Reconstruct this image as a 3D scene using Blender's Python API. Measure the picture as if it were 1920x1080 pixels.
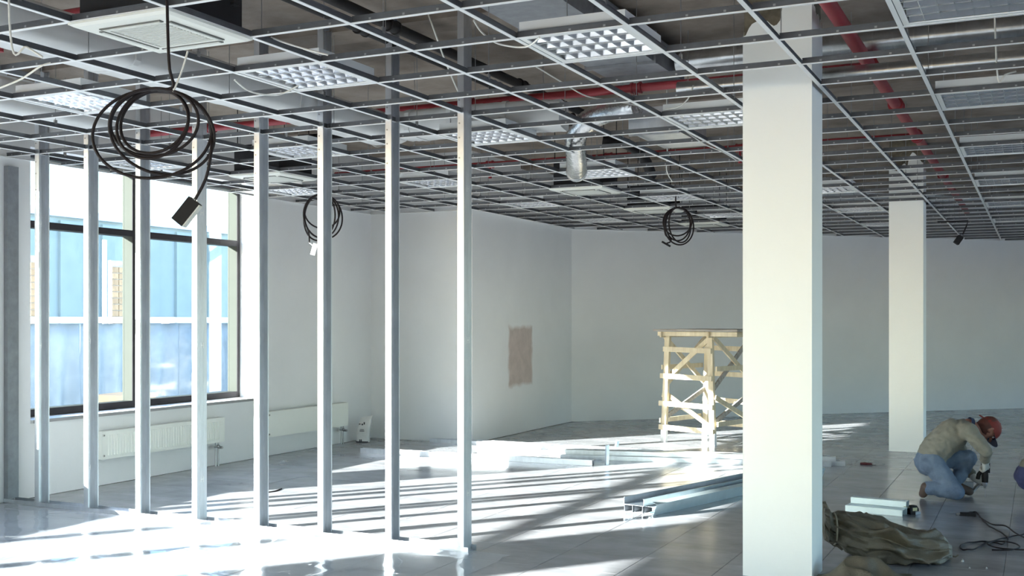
import bpy, bmesh, math, random
from mathutils import Vector, Matrix, noise
random.seed(7)
for o in list(bpy.data.objects): bpy.data.objects.remove(o)
scene = bpy.context.scene
COL = scene.collection
PI = math.pi

# ------------------------------------------------------------------ camera
F_PX = 2087.0
YAW = math.radians(25.32)
EYE = 1.60
cam_d = bpy.data.cameras.new('camera')
cam_d.sensor_width = 36.0
cam_d.lens = F_PX / 1920 * 36.0
cam_d.shift_y = 60 / 1920
cam_d.clip_end = 300
cam = bpy.data.objects.new('camera', cam_d)
cam.location = (0, 0, EYE)
cam.rotation_euler = (PI / 2, 0, YAW)
COL.objects.link(cam)
scene.camera = cam

# ------------------------------------------------------------------ world, sun, exposure
SUN_AZ = math.radians(37.0)      # heading the light travels to, from +Y towards +X
SUN_EL = math.radians(17.0)
world = bpy.data.worlds.new('world')
scene.world = world
world.use_nodes = True
wn = world.node_tree
for n in list(wn.nodes): wn.nodes.remove(n)
w_out = wn.nodes.new('ShaderNodeOutputWorld')
w_bg = wn.nodes.new('ShaderNodeBackground')
w_sky = wn.nodes.new('ShaderNodeTexSky')
w_sky.sky_type = 'NISHITA'
w_sky.sun_disc = False
w_sky.sun_elevation = math.radians(24)
w_sky.sun_rotation = PI + SUN_AZ
w_sky.air_density = 1.2
w_sky.dust_density = 0.8
w_sky.ozone_density = 4.0
w_bg.inputs['Strength'].default_value = 0.56
wn.links.new(w_sky.outputs[0], w_bg.inputs[0])
wn.links.new(w_bg.outputs[0], w_out.inputs[0])

sun_d = bpy.data.lights.new('sun', 'SUN')
sun_d.energy = 27.0
sun_d.color = (1.0, 0.982, 0.94)
sun_d.angle = math.radians(0.6)
sun = bpy.data.objects.new('sun', sun_d)
travel = Vector((math.sin(SUN_AZ) * math.cos(SUN_EL), math.cos(SUN_AZ) * math.cos(SUN_EL), -math.sin(SUN_EL)))
sun.rotation_euler = travel.to_track_quat('-Z', 'Y').to_euler()
sun.location = (-20, -20, 15)
COL.objects.link(sun)

vs = scene.view_settings
vs.view_transform = 'Standard'
vs.look = 'None'
vs.gamma = 1
vs.use_curve_mapping = False
vs.exposure = 1.04

# ------------------------------------------------------------------ dimensions (metres, camera above the origin)
CZ = 3.03          # suspended ceiling plane
SZ = 3.80          # underside of the concrete slab
GX, GY, GC = -0.0088, 5.13, 0.6     # grid origin and pitch
XL = -8.2          # window wall, inner face
C_, S_ = math.cos(YAW), math.sin(YAW)
def at(px, d):
    r = (px - 960) / F_PX * d
    return Vector((r * C_ - d * S_, r * S_ + d * C_))
def on_floor(px, py, z=0.0):
    p = at(px, F_PX * (EYE - z) / (py - 600))
    return Vector((p.x, p.y, z))
def in_air(px, py, d):
    p = at(px, d)
    return Vector((p.x, p.y, EYE - (py - 600) * d / F_PX))

# ------------------------------------------------------------------ materials
def mat(name, col, rough=0.6, metal=0.0, var=0.0, scale=6.0, bump=0.0, bscale=60.0, stretch=None, col2=None, rvar=0.0, rand=0.0, spec=0.5, wpos=False):
    m = bpy.data.materials.new(name); m.use_nodes = True
    nt = m.node_tree; b = nt.nodes['Principled BSDF']
    b.inputs['Roughness'].default_value = rough
    b.inputs['Metallic'].default_value = metal
    b.inputs['Specular IOR Level'].default_value = spec
    c = tuple(col) + (1,)
    b.inputs['Base Color'].default_value = c
    src = None
    tc = None
    def coords():
        nonlocal tc
        if tc is None:
            t = nt.nodes.new('ShaderNodeTexCoord')
            mp = nt.nodes.new('ShaderNodeMapping')
            if stretch: mp.inputs['Scale'].default_value = stretch
            
            if wpos:
                gm = nt.nodes.new('ShaderNodeNewGeometry'); nt.links.new(gm.outputs['Position'], mp.inputs[0])
            else: nt.links.new(t.outputs['Object'], mp.inputs[0])
            tc = mp
        return tc.outputs[0]
    if var > 0 or col2:
        n = nt.nodes.new('ShaderNodeTexNoise'); n.inputs['Scale'].default_value = scale
        n.inputs['Detail'].default_value = 6; n.inputs['Roughness'].default_value = 0.62
        nt.links.new(coords(), n.inputs['Vector'])
        r = nt.nodes.new('ShaderNodeValToRGB')
        r.color_ramp.elements[0].position = 0.3; r.color_ramp.elements[1].position = 0.72
        lo = col2 if col2 else [max(0, x * (1 - var)) for x in col]
        hi = col if col2 else [min(1, x * (1 + var)) for x in col]
        r.color_ramp.elements[0].color = tuple(lo) + (1,)
        r.color_ramp.elements[1].color = tuple(hi) + (1,)
        nt.links.new(n.outputs['Fac'], r.inputs[0])
        src = r.outputs[0]
        if rvar:
            mr = nt.nodes.new('ShaderNodeMapRange')
            mr.inputs['To Min'].default_value = rough - rvar; mr.inputs['To Max'].default_value = rough + rvar
            nt.links.new(n.outputs['Fac'], mr.inputs['Value'])
            nt.links.new(mr.outputs[0], b.inputs['Roughness'])
    if rand > 0 and src is not None:
        oi = nt.nodes.new('ShaderNodeObjectInfo')
        mr = nt.nodes.new('ShaderNodeMapRange')
        mr.inputs['To Min'].default_value = 1 - rand; mr.inputs['To Max'].default_value = 1 + rand
        nt.links.new(oi.outputs['Random'], mr.inputs['Value'])
        vm = nt.nodes.new('ShaderNodeVectorMath'); vm.operation = 'SCALE'
        nt.links.new(src, vm.inputs[0]); nt.links.new(mr.outputs[0], vm.inputs['Scale'])
        src = vm.outputs[0]
    if src is not None: nt.links.new(src, b.inputs['Base Color'])
    if bump > 0:
        n2 = nt.nodes.new('ShaderNodeTexNoise'); n2.inputs['Scale'].default_value = bscale; n2.inputs['Detail'].default_value = 5
        nt.links.new(coords(), n2.inputs['Vector'])
        bp = nt.nodes.new('ShaderNodeBump'); bp.inputs['Strength'].default_value = bump; bp.inputs['Distance'].default_value = 0.01
        nt.links.new(n2.outputs['Fac'], bp.inputs['Height'])
        nt.links.new(bp.outputs[0], b.inputs['Normal'])
    return m

def glass_mat(name, tint, gloss, haze=0.0, hazecol=(0.8, 0.85, 0.9)):
    m = bpy.data.materials.new(name); m.use_nodes = True
    nt = m.node_tree
    for n in list(nt.nodes): nt.nodes.remove(n)
    out = nt.nodes.new('ShaderNodeOutputMaterial')
    tr = nt.nodes.new('ShaderNodeBsdfTransparent'); tr.inputs[0].default_value = tuple(tint) + (1,)
    gl = nt.nodes.new('ShaderNodeBsdfGlossy'); gl.inputs['Roughness'].default_value = 0.05
    mx = nt.nodes.new('ShaderNodeMixShader'); mx.inputs[0].default_value = gloss
    nt.links.new(tr.outputs[0], mx.inputs[1]); nt.links.new(gl.outputs[0], mx.inputs[2])
    last = mx
    if haze:
        df = nt.nodes.new('ShaderNodeBsdfDiffuse'); df.inputs[0].default_value = tuple(hazecol) + (1,)
        m2 = nt.nodes.new('ShaderNodeMixShader'); m2.inputs[0].default_value = haze
        nt.links.new(mx.outputs[0], m2.inputs[1]); nt.links.new(df.outputs[0], m2.inputs[2]); last = m2
    nt.links.new(last.outputs[0], out.inputs[0])
    return m

M = {}
M['wall'] = mat('white_plaster', (0.79, 0.79, 0.785), 0.85, var=0.03, scale=1.3, bump=0.08, bscale=35)
M['pillar'] = mat('pillar_plaster', (0.93, 0.93, 0.885), 0.8, var=0.012, scale=2.0, bump=0.06, bscale=40)
M['patch'] = mat('pink_plaster', (0.60, 0.50, 0.45), 0.9, var=0.10, scale=7, bump=0.2, bscale=50)
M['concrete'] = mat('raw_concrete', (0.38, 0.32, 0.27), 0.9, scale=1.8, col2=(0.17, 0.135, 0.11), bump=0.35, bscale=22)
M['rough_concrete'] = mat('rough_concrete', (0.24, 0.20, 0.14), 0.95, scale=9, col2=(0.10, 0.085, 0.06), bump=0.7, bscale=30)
M['tile'] = mat('worn_stone_tile', (0.38, 0.38, 0.395), 0.19, scale=1.9, col2=(0.235, 0.235, 0.25), bump=0.02, bscale=9, rvar=0.08, rand=0.025, stretch=(1, 1.6, 1), wpos=True)
M['grout'] = mat('grey_grout', (0.26, 0.26, 0.26), 0.9, var=0.2, scale=12)
M['galv'] = mat('galvanised_steel', (0.70, 0.72, 0.75), 0.36, 0.93, var=0.10, scale=14, bump=0.04, bscale=30, stretch=(1, 1, 0.25))
M['galv_stack'] = mat('shaded_galvanised_steel', (0.42, 0.46, 0.50), 0.36, 0.9, var=0.12, scale=10)  # darkened copy of the steel, the stack's shade put into the colour
M['galv_light'] = mat('skylit_zinc', (0.72, 0.83, 0.85), 0.4, 0.35, var=0.05, scale=10)  # paler copy of the steel, reflected sky tinted into the colour
M['galv_dark'] = mat('dull_galvanised_steel', (0.30, 0.31, 0.33), 0.5, 0.6, var=0.15, scale=12)
M['tee_web'] = mat('tee_web_steel', (0.13, 0.133, 0.14), 0.5, 0.4, var=0.15, scale=10)
M['tee_white'] = mat('white_enamel', (0.86, 0.86, 0.85), 0.45, var=0.02, scale=5)
M['duct'] = mat('spiral_duct_steel', (0.66, 0.67, 0.68), 0.28, 0.95, var=0.2, scale=7, bump=0.1, bscale=18)
M['foil'] = mat('crinkled_foil', (0.80, 0.80, 0.80), 0.22, 0.95, var=0.1, scale=20, bump=0.5, bscale=40)
M['insul'] = mat('white_duct_wrap', (0.74, 0.74, 0.73), 0.7, var=0.06, scale=3, bump=0.35, bscale=10)
M['red'] = mat('red_pipe_paint', (0.36, 0.035, 0.045), 0.42, var=0.10, scale=8)
M['blackpipe'] = mat('black_pipe', (0.016, 0.013, 0.013), 0.7, var=0.25, scale=9)
M['cable'] = mat('black_cable', (0.016, 0.010, 0.011), 0.55, var=0.2, scale=20, spec=0.3)
M['wire'] = mat('white_wire', (0.78, 0.76, 0.70), 0.6, var=0.05, scale=20)
M['rod'] = mat('hanger_steel', (0.38, 0.38, 0.38), 0.4, 0.8, var=0.1, scale=20)
M['lwhite'] = mat('fixture_white', (0.84, 0.84, 0.82), 0.5, var=0.02, scale=6)
M['louvre'] = mat('mirror_louvre', (0.93, 0.93, 0.95), 0.20, 0.95, var=0.03, scale=10)
M['tube'] = mat('lamp_glass', (0.88, 0.88, 0.86), 0.3, var=0.01, scale=8)
M['acwhite'] = mat('ivory_plastic', (0.80, 0.80, 0.73), 0.5, var=0.02, scale=5)
M['acgrille'] = mat('ivory_grille', (0.66, 0.66, 0.61), 0.6, var=0.03, scale=5)
M['slot'] = mat('dark_slot', (0.12, 0.12, 0.11), 0.7, var=0.2, scale=8)
M['black'] = mat('black_plastic', (0.016, 0.014, 0.015), 0.6, var=0.2, scale=15, spec=0.25)
M['acbody'] = mat('black_foam', (0.016, 0.015, 0.017), 0.8, var=0.3, scale=8)
M['alu'] = mat('grey_green_aluminium', (0.050, 0.054, 0.047), 0.7, 0.0, var=0.03, scale=4, spec=0.04)
M['alu_shade'] = mat('backlit_frame_face', (0.04, 0.036, 0.04), 0.6, var=0.15, scale=8, spec=0.15)  # dark colour carrying the shade on backlit inner frame faces
M['glass'] = glass_mat('window_glass', (0.95, 0.985, 0.985), 0.06)
M['sill'] = mat('sill_white', (0.82, 0.82, 0.81), 0.5, var=0.03, scale=5)
M['sill_edge'] = mat('sill_edge_grey', (0.33, 0.32, 0.32), 0.7, var=0.08, scale=6)
M['radiator'] = mat('radiator_enamel', (0.83, 0.84, 0.78), 0.4, var=0.015, scale=4)
M['wood'] = mat('raw_pine', (0.74, 0.66, 0.49), 0.75, scale=5, col2=(0.55, 0.46, 0.32), bump=0.2, bscale=25, stretch=(4, 4, 0.5))
M['wood_grey'] = mat('weathered_board', (0.48, 0.45, 0.41), 0.85, scale=7, col2=(0.25, 0.22, 0.20), bump=0.3, bscale=25, stretch=(0.5, 4, 4))
M['plainwhite'] = mat('plain_white', (0.85, 0.85, 0.84), 0.7, var=0.03, scale=8)
M['film'] = glass_mat('clear_film', (0.97, 0.98, 0.99), 0.24, 0.14)
M['sack'] = mat('olive_woven_sack', (0.165, 0.138, 0.094), 0.5, scale=9, col2=(0.10, 0.083, 0.058), bump=0.35, bscale=120)
M['sack_in'] = mat('sack_scuff', (0.34, 0.30, 0.22), 0.6, var=0.15, scale=14, bump=0.2, bscale=80)
M['bag'] = mat('white_paper_bag', (0.70, 0.69, 0.67), 0.8, var=0.08, scale=10, bump=0.3, bscale=20)
M['print'] = mat('dark_print', (0.045, 0.04, 0.045), 0.7, var=0.2, scale=20)
M['skin'] = mat('skin', (0.33, 0.15, 0.11), 0.55, var=0.08, scale=14)
M['hair'] = mat('brown_hair', (0.09, 0.025, 0.018), 0.6, var=0.2, scale=40)
M['shirt'] = mat('khaki_shirt', (0.29, 0.28, 0.235), 0.9, scale=6, col2=(0.20, 0.19, 0.16), bump=0.5, bscale=14)
M['jeans'] = mat('faded_denim', (0.20, 0.26, 0.35), 0.85, scale=7, col2=(0.10, 0.14, 0.215), bump=0.5, bscale=16)
M['navy'] = mat('navy_workwear', (0.075, 0.085, 0.20), 0.85, scale=7, col2=(0.05, 0.055, 0.14), bump=0.4, bscale=16)
M['boot'] = mat('brown_leather', (0.10, 0.065, 0.05), 0.6, var=0.2, scale=12, bump=0.2)
M['cap'] = mat('red_cap', (0.19, 0.026, 0.02), 0.75, var=0.15, scale=16, bump=0.2)
M['navyvisor'] = mat('navy_visor', (0.03, 0.04, 0.09), 0.7, var=0.1, scale=12)
M['glove'] = mat('white_glove', (0.55, 0.55, 0.53), 0.9, var=0.08, scale=20, bump=0.3)
M['maroon'] = mat('maroon_grip', (0.10, 0.018, 0.022), 0.5, var=0.15, scale=15)
M['yellow'] = mat('tool_yellow', (0.55, 0.50, 0.28), 0.5, var=0.05, scale=10)
M['tarp'] = mat('blue_grey_tarp', (0.19, 0.245, 0.29), 0.6, scale=3, col2=(0.105, 0.15, 0.195), bump=0.3, bscale=8)
M['cyan'] = mat('pale_cyan_cladding', (0.37, 0.41, 0.38), 0.6, var=0.08, scale=1.5)
M['outwhite'] = mat('white_render', (0.86, 0.87, 0.87), 0.8, var=0.03, scale=2)
M['brick'] = mat('orange_brick', (0.36, 0.25, 0.15), 0.85, var=0.12, scale=9, rand=0.12)
M['mortar'] = mat('pale_mortar', (0.40, 0.37, 0.33), 0.9, var=0.1, scale=10)
M['asphalt'] = mat('pale_snowy_ground', (0.42, 0.43, 0.45), 0.9, var=0.08, scale=2)

# ------------------------------------------------------------------ mesh builder
class MB:
    def __init__(self): self.v = []; self.f = []; self.m = []; self.s = []
    def add(self, verts, faces, mi=0, smooth=False):
        k = len(self.v)
        self.v += [tuple(p) for p in verts]
        for f in faces:
            self.f.append(tuple(i + k for i in f)); self.m.append(mi); self.s.append(smooth)
        return self
    def box(self, lo, hi, mi=0, mtx=None):
        x0, y0, z0 = lo; x1, y1, z1 = hi
        vs = [Vector(p) for p in ((x0,y0,z0),(x1,y0,z0),(x1,y1,z0),(x0,y1,z0),(x0,y0,z1),(x1,y0,z1),(x1,y1,z1),(x0,y1,z1))]
        if mtx: vs = [mtx @ p for p in vs]
        return self.add(vs, [(0,3,2,1),(4,5,6,7),(0,1,5,4),(1,2,6,5),(2,3,7,6),(3,0,4,7)], mi)
    def bar(self, a, b, w, h, mi=0, up=(0,0,1)):
        """rectangular bar from a to b; w across, h along 'up'"""
        a = Vector(a); b = Vector(b); d = (b - a); L = d.length; d.normalize()
        u = Vector(up); 
        if abs(u.dot(d)) > 0.98: u = Vector((0, 1, 0))
        s = d.cross(u).normalized(); u = s.cross(d).normalized()
        vs = []
        for p in (a, b):
            for (i, j) in ((-1,-1),(1,-1),(1,1),(-1,1)): vs.append(p + s * (i * w / 2) + u * (j * h / 2))
        return self.add(vs, [(0,3,2,1),(4,5,6,7),(0,1,5,4),(1,2,6,5),(2,3,7,6),(3,0,4,7)], mi)
    def tube(self, pts, r, n=8, mi=0, cap=True, closed=False):
        pts = [Vector(p) for p in pts]; N = len(pts)
        rr = r if isinstance(r, (list, tuple)) else [r] * N
        prev = None; vs = []
        for i, p in enumerate(pts):
            if closed: t = pts[(i+1) % N] - pts[i-1]
            else: t = pts[min(i+1, N-1)] - pts[max(i-1, 0)]
            if t.length < 1e-9: t = Vector((0,0,1))
            t.normalize()
            if prev is None:
                u = Vector((0,0,1)) if abs(t.z) < 0.9 else Vector((1,0,0))
                u = (u - t * u.dot(t)).normalized()
            else:
                u = prev - t * prev.dot(t)
                u = u.normalized() if u.length > 1e-6 else t.orthogonal().normalized()
            prev = u; w = t.cross(u)
            for k in range(n):
                a = 2 * PI * k / n
                vs.append(p + (u * math.cos(a) + w * math.sin(a)) * rr[i])
        fs = []
        for i in range(N if closed else N - 1):
            j = (i + 1) % N
            for k in range(n):
                l = (k + 1) % n
                fs.append((i*n+k, i*n+l, j*n+l, j*n+k))
        self.add(vs, fs, mi, True)
        if cap and not closed:
            self.add([vs[k] for k in range(n)], [tuple(range(n))[::-1]], mi)
            self.add([vs[(N-1)*n+k] for k in range(n)], [tuple(range(n))], mi)
        return self
    def prism(self, prof, a, b, ux, uy, mi=0, caps=True, closed=True):
        """extrude 2D profile from a to b; profile axes ux, uy"""
        a = Vector(a); b = Vector(b); ux = Vector(ux); uy = Vector(uy); n = len(prof)
        vs = [a + ux * p[0] + uy * p[1] for p in prof] + [b + ux * p[0] + uy * p[1] for p in prof]
        fs = [(i, (i+1) % n, n + (i+1) % n, n + i) for i in range(n if closed else n - 1)]
        if caps: fs += [tuple(range(n))[::-1], tuple(range(n, 2*n))]
        return self.add(vs, fs, mi)
    def ball(self, c, r, mi=0, seg=12, ring=8, sc=(1,1,1)):
        c = Vector(c); vs = [c + Vector((0,0,-r*sc[2]))]
        for i in range(1, ring):
            t = -PI/2 + PI*i/ring
            for k in range(seg):
                a = 2*PI*k/seg
                vs.append(c + Vector((r*sc[0]*math.cos(t)*math.cos(a), r*sc[1]*math.cos(t)*math.sin(a), r*sc[2]*math.sin(t))))
        vs.append(c + Vector((0,0,r*sc[2]))); fs = []
        for k in range(seg): fs.append((0, 1+(k+1)%seg, 1+k))
        for i in range(ring-2):
            for k in range(seg):
                l = (k+1) % seg
                fs.append((1+i*seg+k, 1+i*seg+l, 1+(i+1)*seg+l, 1+(i+1)*seg+k))
        T = len(vs)-1; o = 1+(ring-2)*seg
        for k in range(seg): fs.append((o+k, o+(k+1)%seg, T))
        return self.add(vs, fs, mi, True)
    def mesh(self, name, mats):
        me = bpy.data.meshes.new(name)
        me.from_pydata(self.v, [], self.f)
        for mm in (mats if isinstance(mats, (list, tuple)) else [mats]): me.materials.append(M[mm])
        me.polygons.foreach_set('material_index', self.m)
        me.polygons.foreach_set('use_smooth', self.s)
        bm = bmesh.new(); bm.from_mesh(me)
        bmesh.ops.recalc_face_normals(bm, faces=bm.faces); bm.to_mesh(me); bm.free()
        me.update()
        return me
    def build(self, name, mats, parent=None, loc=None, rot=None):
        return obj(name, self.mesh(name, mats), parent, loc, rot)

def obj(name, data, parent=None, loc=None, rot=None):
    o = bpy.data.objects.new(name, data); COL.objects.link(o)
    if parent is not None: o.parent = parent
    if loc is not None: o.location = loc
    if rot is not None: o.rotation_euler = rot
    return o
def tag(o, label=None, cat=None, group=None, kind=None):
    if label: o['label'] = label
    if cat: o['category'] = cat
    if group: o['group'] = group
    if kind: o['kind'] = kind
    return o
def thing(name, label, cat, loc=(0,0,0), rz=0.0, group=None):
    o = obj(name, None, None, loc, (0, 0, rz)); o.empty_display_size = 0.1
    return tag(o, label, cat, group)
def rebase(mb, origin):
    o = Vector(origin); mb.v = [tuple(Vector(p) - o) for p in mb.v]; return mb
def wall_box_thing(name, boxes, mats, label, cat):
    mb = MB()
    for b in boxes: mb.box(*b)
    o = mb.build(name, mats); tag(o, label, cat, kind='structure'); return o
def catmull(P, n=8, closed=False):
    P = [Vector(p) for p in P]; N = len(P); out = []
    rng = range(N) if closed else range(N - 1)
    for i in rng:
        if closed: p0, p1, p2, p3 = P[i-1], P[i], P[(i+1)%N], P[(i+2)%N]
        else: p0, p1, p2, p3 = P[max(i-1,0)], P[i], P[i+1], P[min(i+2,N-1)]
        for k in range(n):
            t = k / n
            out.append(0.5*((2*p1)+(-p0+p2)*t+(2*p0-5*p1+4*p2-p3)*t*t+(-p0+3*p1-3*p2+p3)*t**3))
    if not closed: out.append(P[-1])
    return out

# ------------------------------------------------------------------ SETTING: floor with tiles
FA = Vector((-6.65, 16.25)); FB = Vector((7.0, 29.0))       # far diagonal wall, inner line
def far_y(x): return FA.y + (x - FA.x) * (FB.y - FA.y) / (FB.x - FA.x)
def inside(x, y, pad=0.0):
    if x < XL + pad or x > 7 - pad or y < -6 + pad: return False
    if y > 12.85 - pad and x < -6.65 + pad: return False
    if y > far_y(x) - pad * 1.4: return False
    return True
mb = MB()
fl_poly = [(-8.6,-6.2),(7.2,-6.2),(7.2,29.4),(6.9,29.4),(-6.75,16.5),(-6.75,13.0),(-8.6,13.0)]
mb.prism(fl_poly, (0,0,-0.25), (0,0,-0.006), (1,0,0), (0,1,0))
floor = mb.build('floor', ['grout'])
tag(floor, 'grey worn tile floor of the unfinished hall', 'floor', kind='structure')
TS, TX0, TY0 = 0.55, -0.2, 7.72
tile_me = None
def tile_mesh(lo, hi):
    g = 0.0011
    m_ = MB(); x0, y0 = lo; x1, y1 = hi; b = 0.0016
    vs = [(x0+g,y0+g,-0.006),(x1-g,y0+g,-0.006),(x1-g,y1-g,-0.006),(x0+g,y1-g,-0.006),
          (x0+g,y0+g,-b),(x1-g,y0+g,-b),(x1-g,y1-g,-b),(x0+g,y1-g,-b),
          (x0+g+b,y0+g+b,0),(x1-g-b,y0+g+b,0),(x1-g-b,y1-g-b,0),(x0+g+b,y1-g-b,0)]
    m_.add(vs, [(0,1,5,4),(1,2,6,5),(2,3,7,6),(3,0,4,7),(4,5,9,8),(5,6,10,9),(6,7,11,10),(7,4,8,11),(8,9,10,11)])
    return m_
tile_me = tile_mesh((0,0),(TS,TS)).mesh('tile', ['tile'])
full, partial = [], []
for i in range(-16, 15):
    for j in range(-26, 40):
        x0 = TX0 + i*TS; y0 = TY0 + j*TS
        cs = [inside(x, y) for x in (x0, x0+TS) for y in (y0, y0+TS)]
        if all(cs): full.append((x0, y0))
        elif any(cs) or inside(x0+TS/2, y0+TS/2): partial.append((x0, y0))
def vis_key(t):
    x, y = t[0]+TS/2, t[1]+TS/2
    r = x*C_ + y*S_; d = -x*S_ + y*C_
    if d < 5.5: return 99
    k = abs(r/d)
    return d if k < 0.50 else 50 + d
full.sort(key=vis_key)
for (x, y) in full[:300]:
    obj('tile', tile_me, floor, (x, y, random.uniform(-0.0004, 0.0004)))
mb = MB()
for (x, y) in full[300:]:
    t = tile_mesh((x, y), (x+TS, y+TS)); mb.add(t.v, t.f)
for (x, y) in partial:          # cut tiles along the walls
    xs = [x + TS*k/6 for k in range(7)]; ys = [y + TS*k/6 for k in range(7)]
    for a in range(6):
        for b in range(6):
            if inside((xs[a]+xs[a+1])/2, (ys[b]+ys[b+1])/2): 
                e0 = 0.0011 if a == 0 else 0; e1 = 0.0011 if a == 5 else 0; h0 = 0.0011 if b == 0 else 0; h1 = 0.0011 if b == 5 else 0
                mb.add([(xs[a]+e0,ys[b]+h0,0),(xs[a+1]-e1,ys[b]+h0,0),(xs[a+1]-e1,ys[b+1]-h1,0),(xs[a]+e0,ys[b+1]-h1,0)], [(0,1,2,3)])
o = mb.build('distant_tiles', ['tile'], floor); tag(o, kind='stuff')

# ------------------------------------------------------------------ walls
WT = 0.40
wins_l = [(7.2, 10.38), (0.45, 6.35), (-5.3, -0.55)]
SILL, HEAD = 0.70, 3.16
bx = []
ys = [-6.2]
for (a, b) in sorted(wins_l): ys += [a, b]
ys += [13.0]
for k in range(0, len(ys), 2): bx.append(((XL-WT, ys[k], 0), (XL, ys[k+1], SZ)))
for (a, b) in wins_l:
    bx.append(((XL-WT, a, 0), (XL, b, SILL-0.03))); bx.append(((XL-WT, a, HEAD), (XL, b, SZ)))
wall_box_thing('wall_left', bx, ['wall'], 'white plastered window wall on the left', 'wall')
wall_box_thing('wall_recess', [((XL-WT, 12.85, 0), (-6.65-0.2, 13.05, SZ))], ['wall'], 'short white wall closing the corner behind the radiators', 'wall')
wall_side = wall_box_thing('wall_recess_side', [((-6.85, 12.85, 0), (-6.65, 16.35, SZ))], ['wall'], 'white wall with the pinkish plaster patch', 'wall')
d = (FB - FA).normalized(); nrm = Vector((-d.y, d.x))
mb = MB()
A0 = FA - d*0.12; B0 = FB + d*0.3
pts = [A0, B0, B0 + nrm*0.2, A0 + nrm*0.2]
mb.prism([(p.x, p.y) for p in pts], (0,0,0), (0,0,SZ), (1,0,0), (0,1,0))
o = mb.build('wall_far', ['wall']); tag(o, 'long white wall running diagonally across the far end', 'wall', kind='structure')
wall_box_thing('wall_back', [((XL-WT, -6.2, 0), (-7.4, -6.0, SZ)), ((-1.2, -6.2, 0), (7.2, -6.0, SZ)), ((-7.4, -6.2, 0), (-1.2, -6.0, 0.4)), ((-7.4, -6.2, HEAD), (-1.2, -6.0, SZ))], ['wall'], 'white wall behind the viewer', 'wall')
wins_r = [(-4.5, 3.0), (4.0, 11.5), (12.5, 20.0)]
bx = []; ys = [-6.0]
for (a, b) in wins_r: ys += [a, b]
ys += [29.3]
for k in range(0, len(ys), 2): bx.append(((7.0, ys[k], 0), (7.3, ys[k+1], SZ)))
for (a, b) in wins_r:
    bx.append(((7.0, a, 0), (7.3, b, 0.5))); bx.append(((7.0, a, 3.0), (7.3, b, SZ)))
wall_box_thing('wall_right', bx, ['wall'], 'white wall with windows on the right', 'wall')

# slab and beams
mb = MB(); mb.prism([(x, y) for x, y in fl_poly], (0,0,SZ), (0,0,SZ+0.25), (1,0,0), (0,1,0))
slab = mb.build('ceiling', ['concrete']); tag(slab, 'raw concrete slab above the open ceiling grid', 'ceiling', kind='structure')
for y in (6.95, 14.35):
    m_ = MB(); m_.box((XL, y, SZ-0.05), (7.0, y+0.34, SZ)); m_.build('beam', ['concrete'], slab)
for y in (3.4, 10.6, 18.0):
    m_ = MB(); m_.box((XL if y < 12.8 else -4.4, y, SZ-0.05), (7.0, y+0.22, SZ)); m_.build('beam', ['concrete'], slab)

# pinkish plaster patch on the side wall
def patch_mat():
    m = mat('pinkish_filler', (0.56, 0.47, 0.43), 0.9, var=0.10, scale=7, bump=0.15, bscale=50)
    nt = m.node_tree; b = nt.nodes['Principled BSDF']; src = b.inputs['Base Color'].links[0].from_socket
    tc = nt.nodes.new('ShaderNodeTexCoord'); sp = nt.nodes.new('ShaderNodeSeparateXYZ'); nt.links.new(tc.outputs['Object'], sp.inputs[0])
    def mth(op, a, bb=None):
        n = nt.nodes.new('ShaderNodeMath'); n.operation = op
        for i_, v in enumerate((a, bb)):
            if v is None: continue
            if isinstance(v, float): n.inputs[i_].default_value = v
            else: nt.links.new(v, n.inputs[i_])
        return n.outputs[0]
    ay = mth('DIVIDE', mth('ABSOLUTE', sp.outputs['Y']), 0.40); az = mth('DIVIDE', mth('ABSOLUTE', sp.outputs['Z']), 0.415)
    ns = nt.nodes.new('ShaderNodeTexNoise'); ns.inputs['Scale'].default_value = 5; ns.inputs['Detail'].default_value = 5; nt.links.new(tc.outputs['Object'], ns.inputs['Vector'])
    dd = mth('ADD', mth('MAXIMUM', ay, az), mth('MULTIPLY', mth('SUBTRACT', ns.outputs['Fac'], 0.5), 0.30))
    mr = nt.nodes.new('ShaderNodeMapRange'); mr.inputs['From Min'].default_value = 0.90; mr.inputs['From Max'].default_value = 1.06
    nt.links.new(dd, mr.inputs['Value'])
    mx = nt.nodes.new('ShaderNodeMix'); mx.data_type = 'RGBA'
    nt.links.new(mr.outputs[0], mx.inputs['Factor']); nt.links.new(src, mx.inputs['A']); mx.inputs['B'].default_value = (0.79, 0.79, 0.785, 1)
    nt.links.new(mx.outputs['Result'], b.inputs['Base Color']); return m
M['patch'] = patch_mat()
mb = MB(); mb.box((-0.001, -0.46, -0.47), (0.0015, 0.46, 0.47))
o = mb.build('plaster_patch', ['patch'], wall_side, (-6.65, 14.34, 1.09)); o['label'] = 'pinkish brown filler patch'
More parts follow.
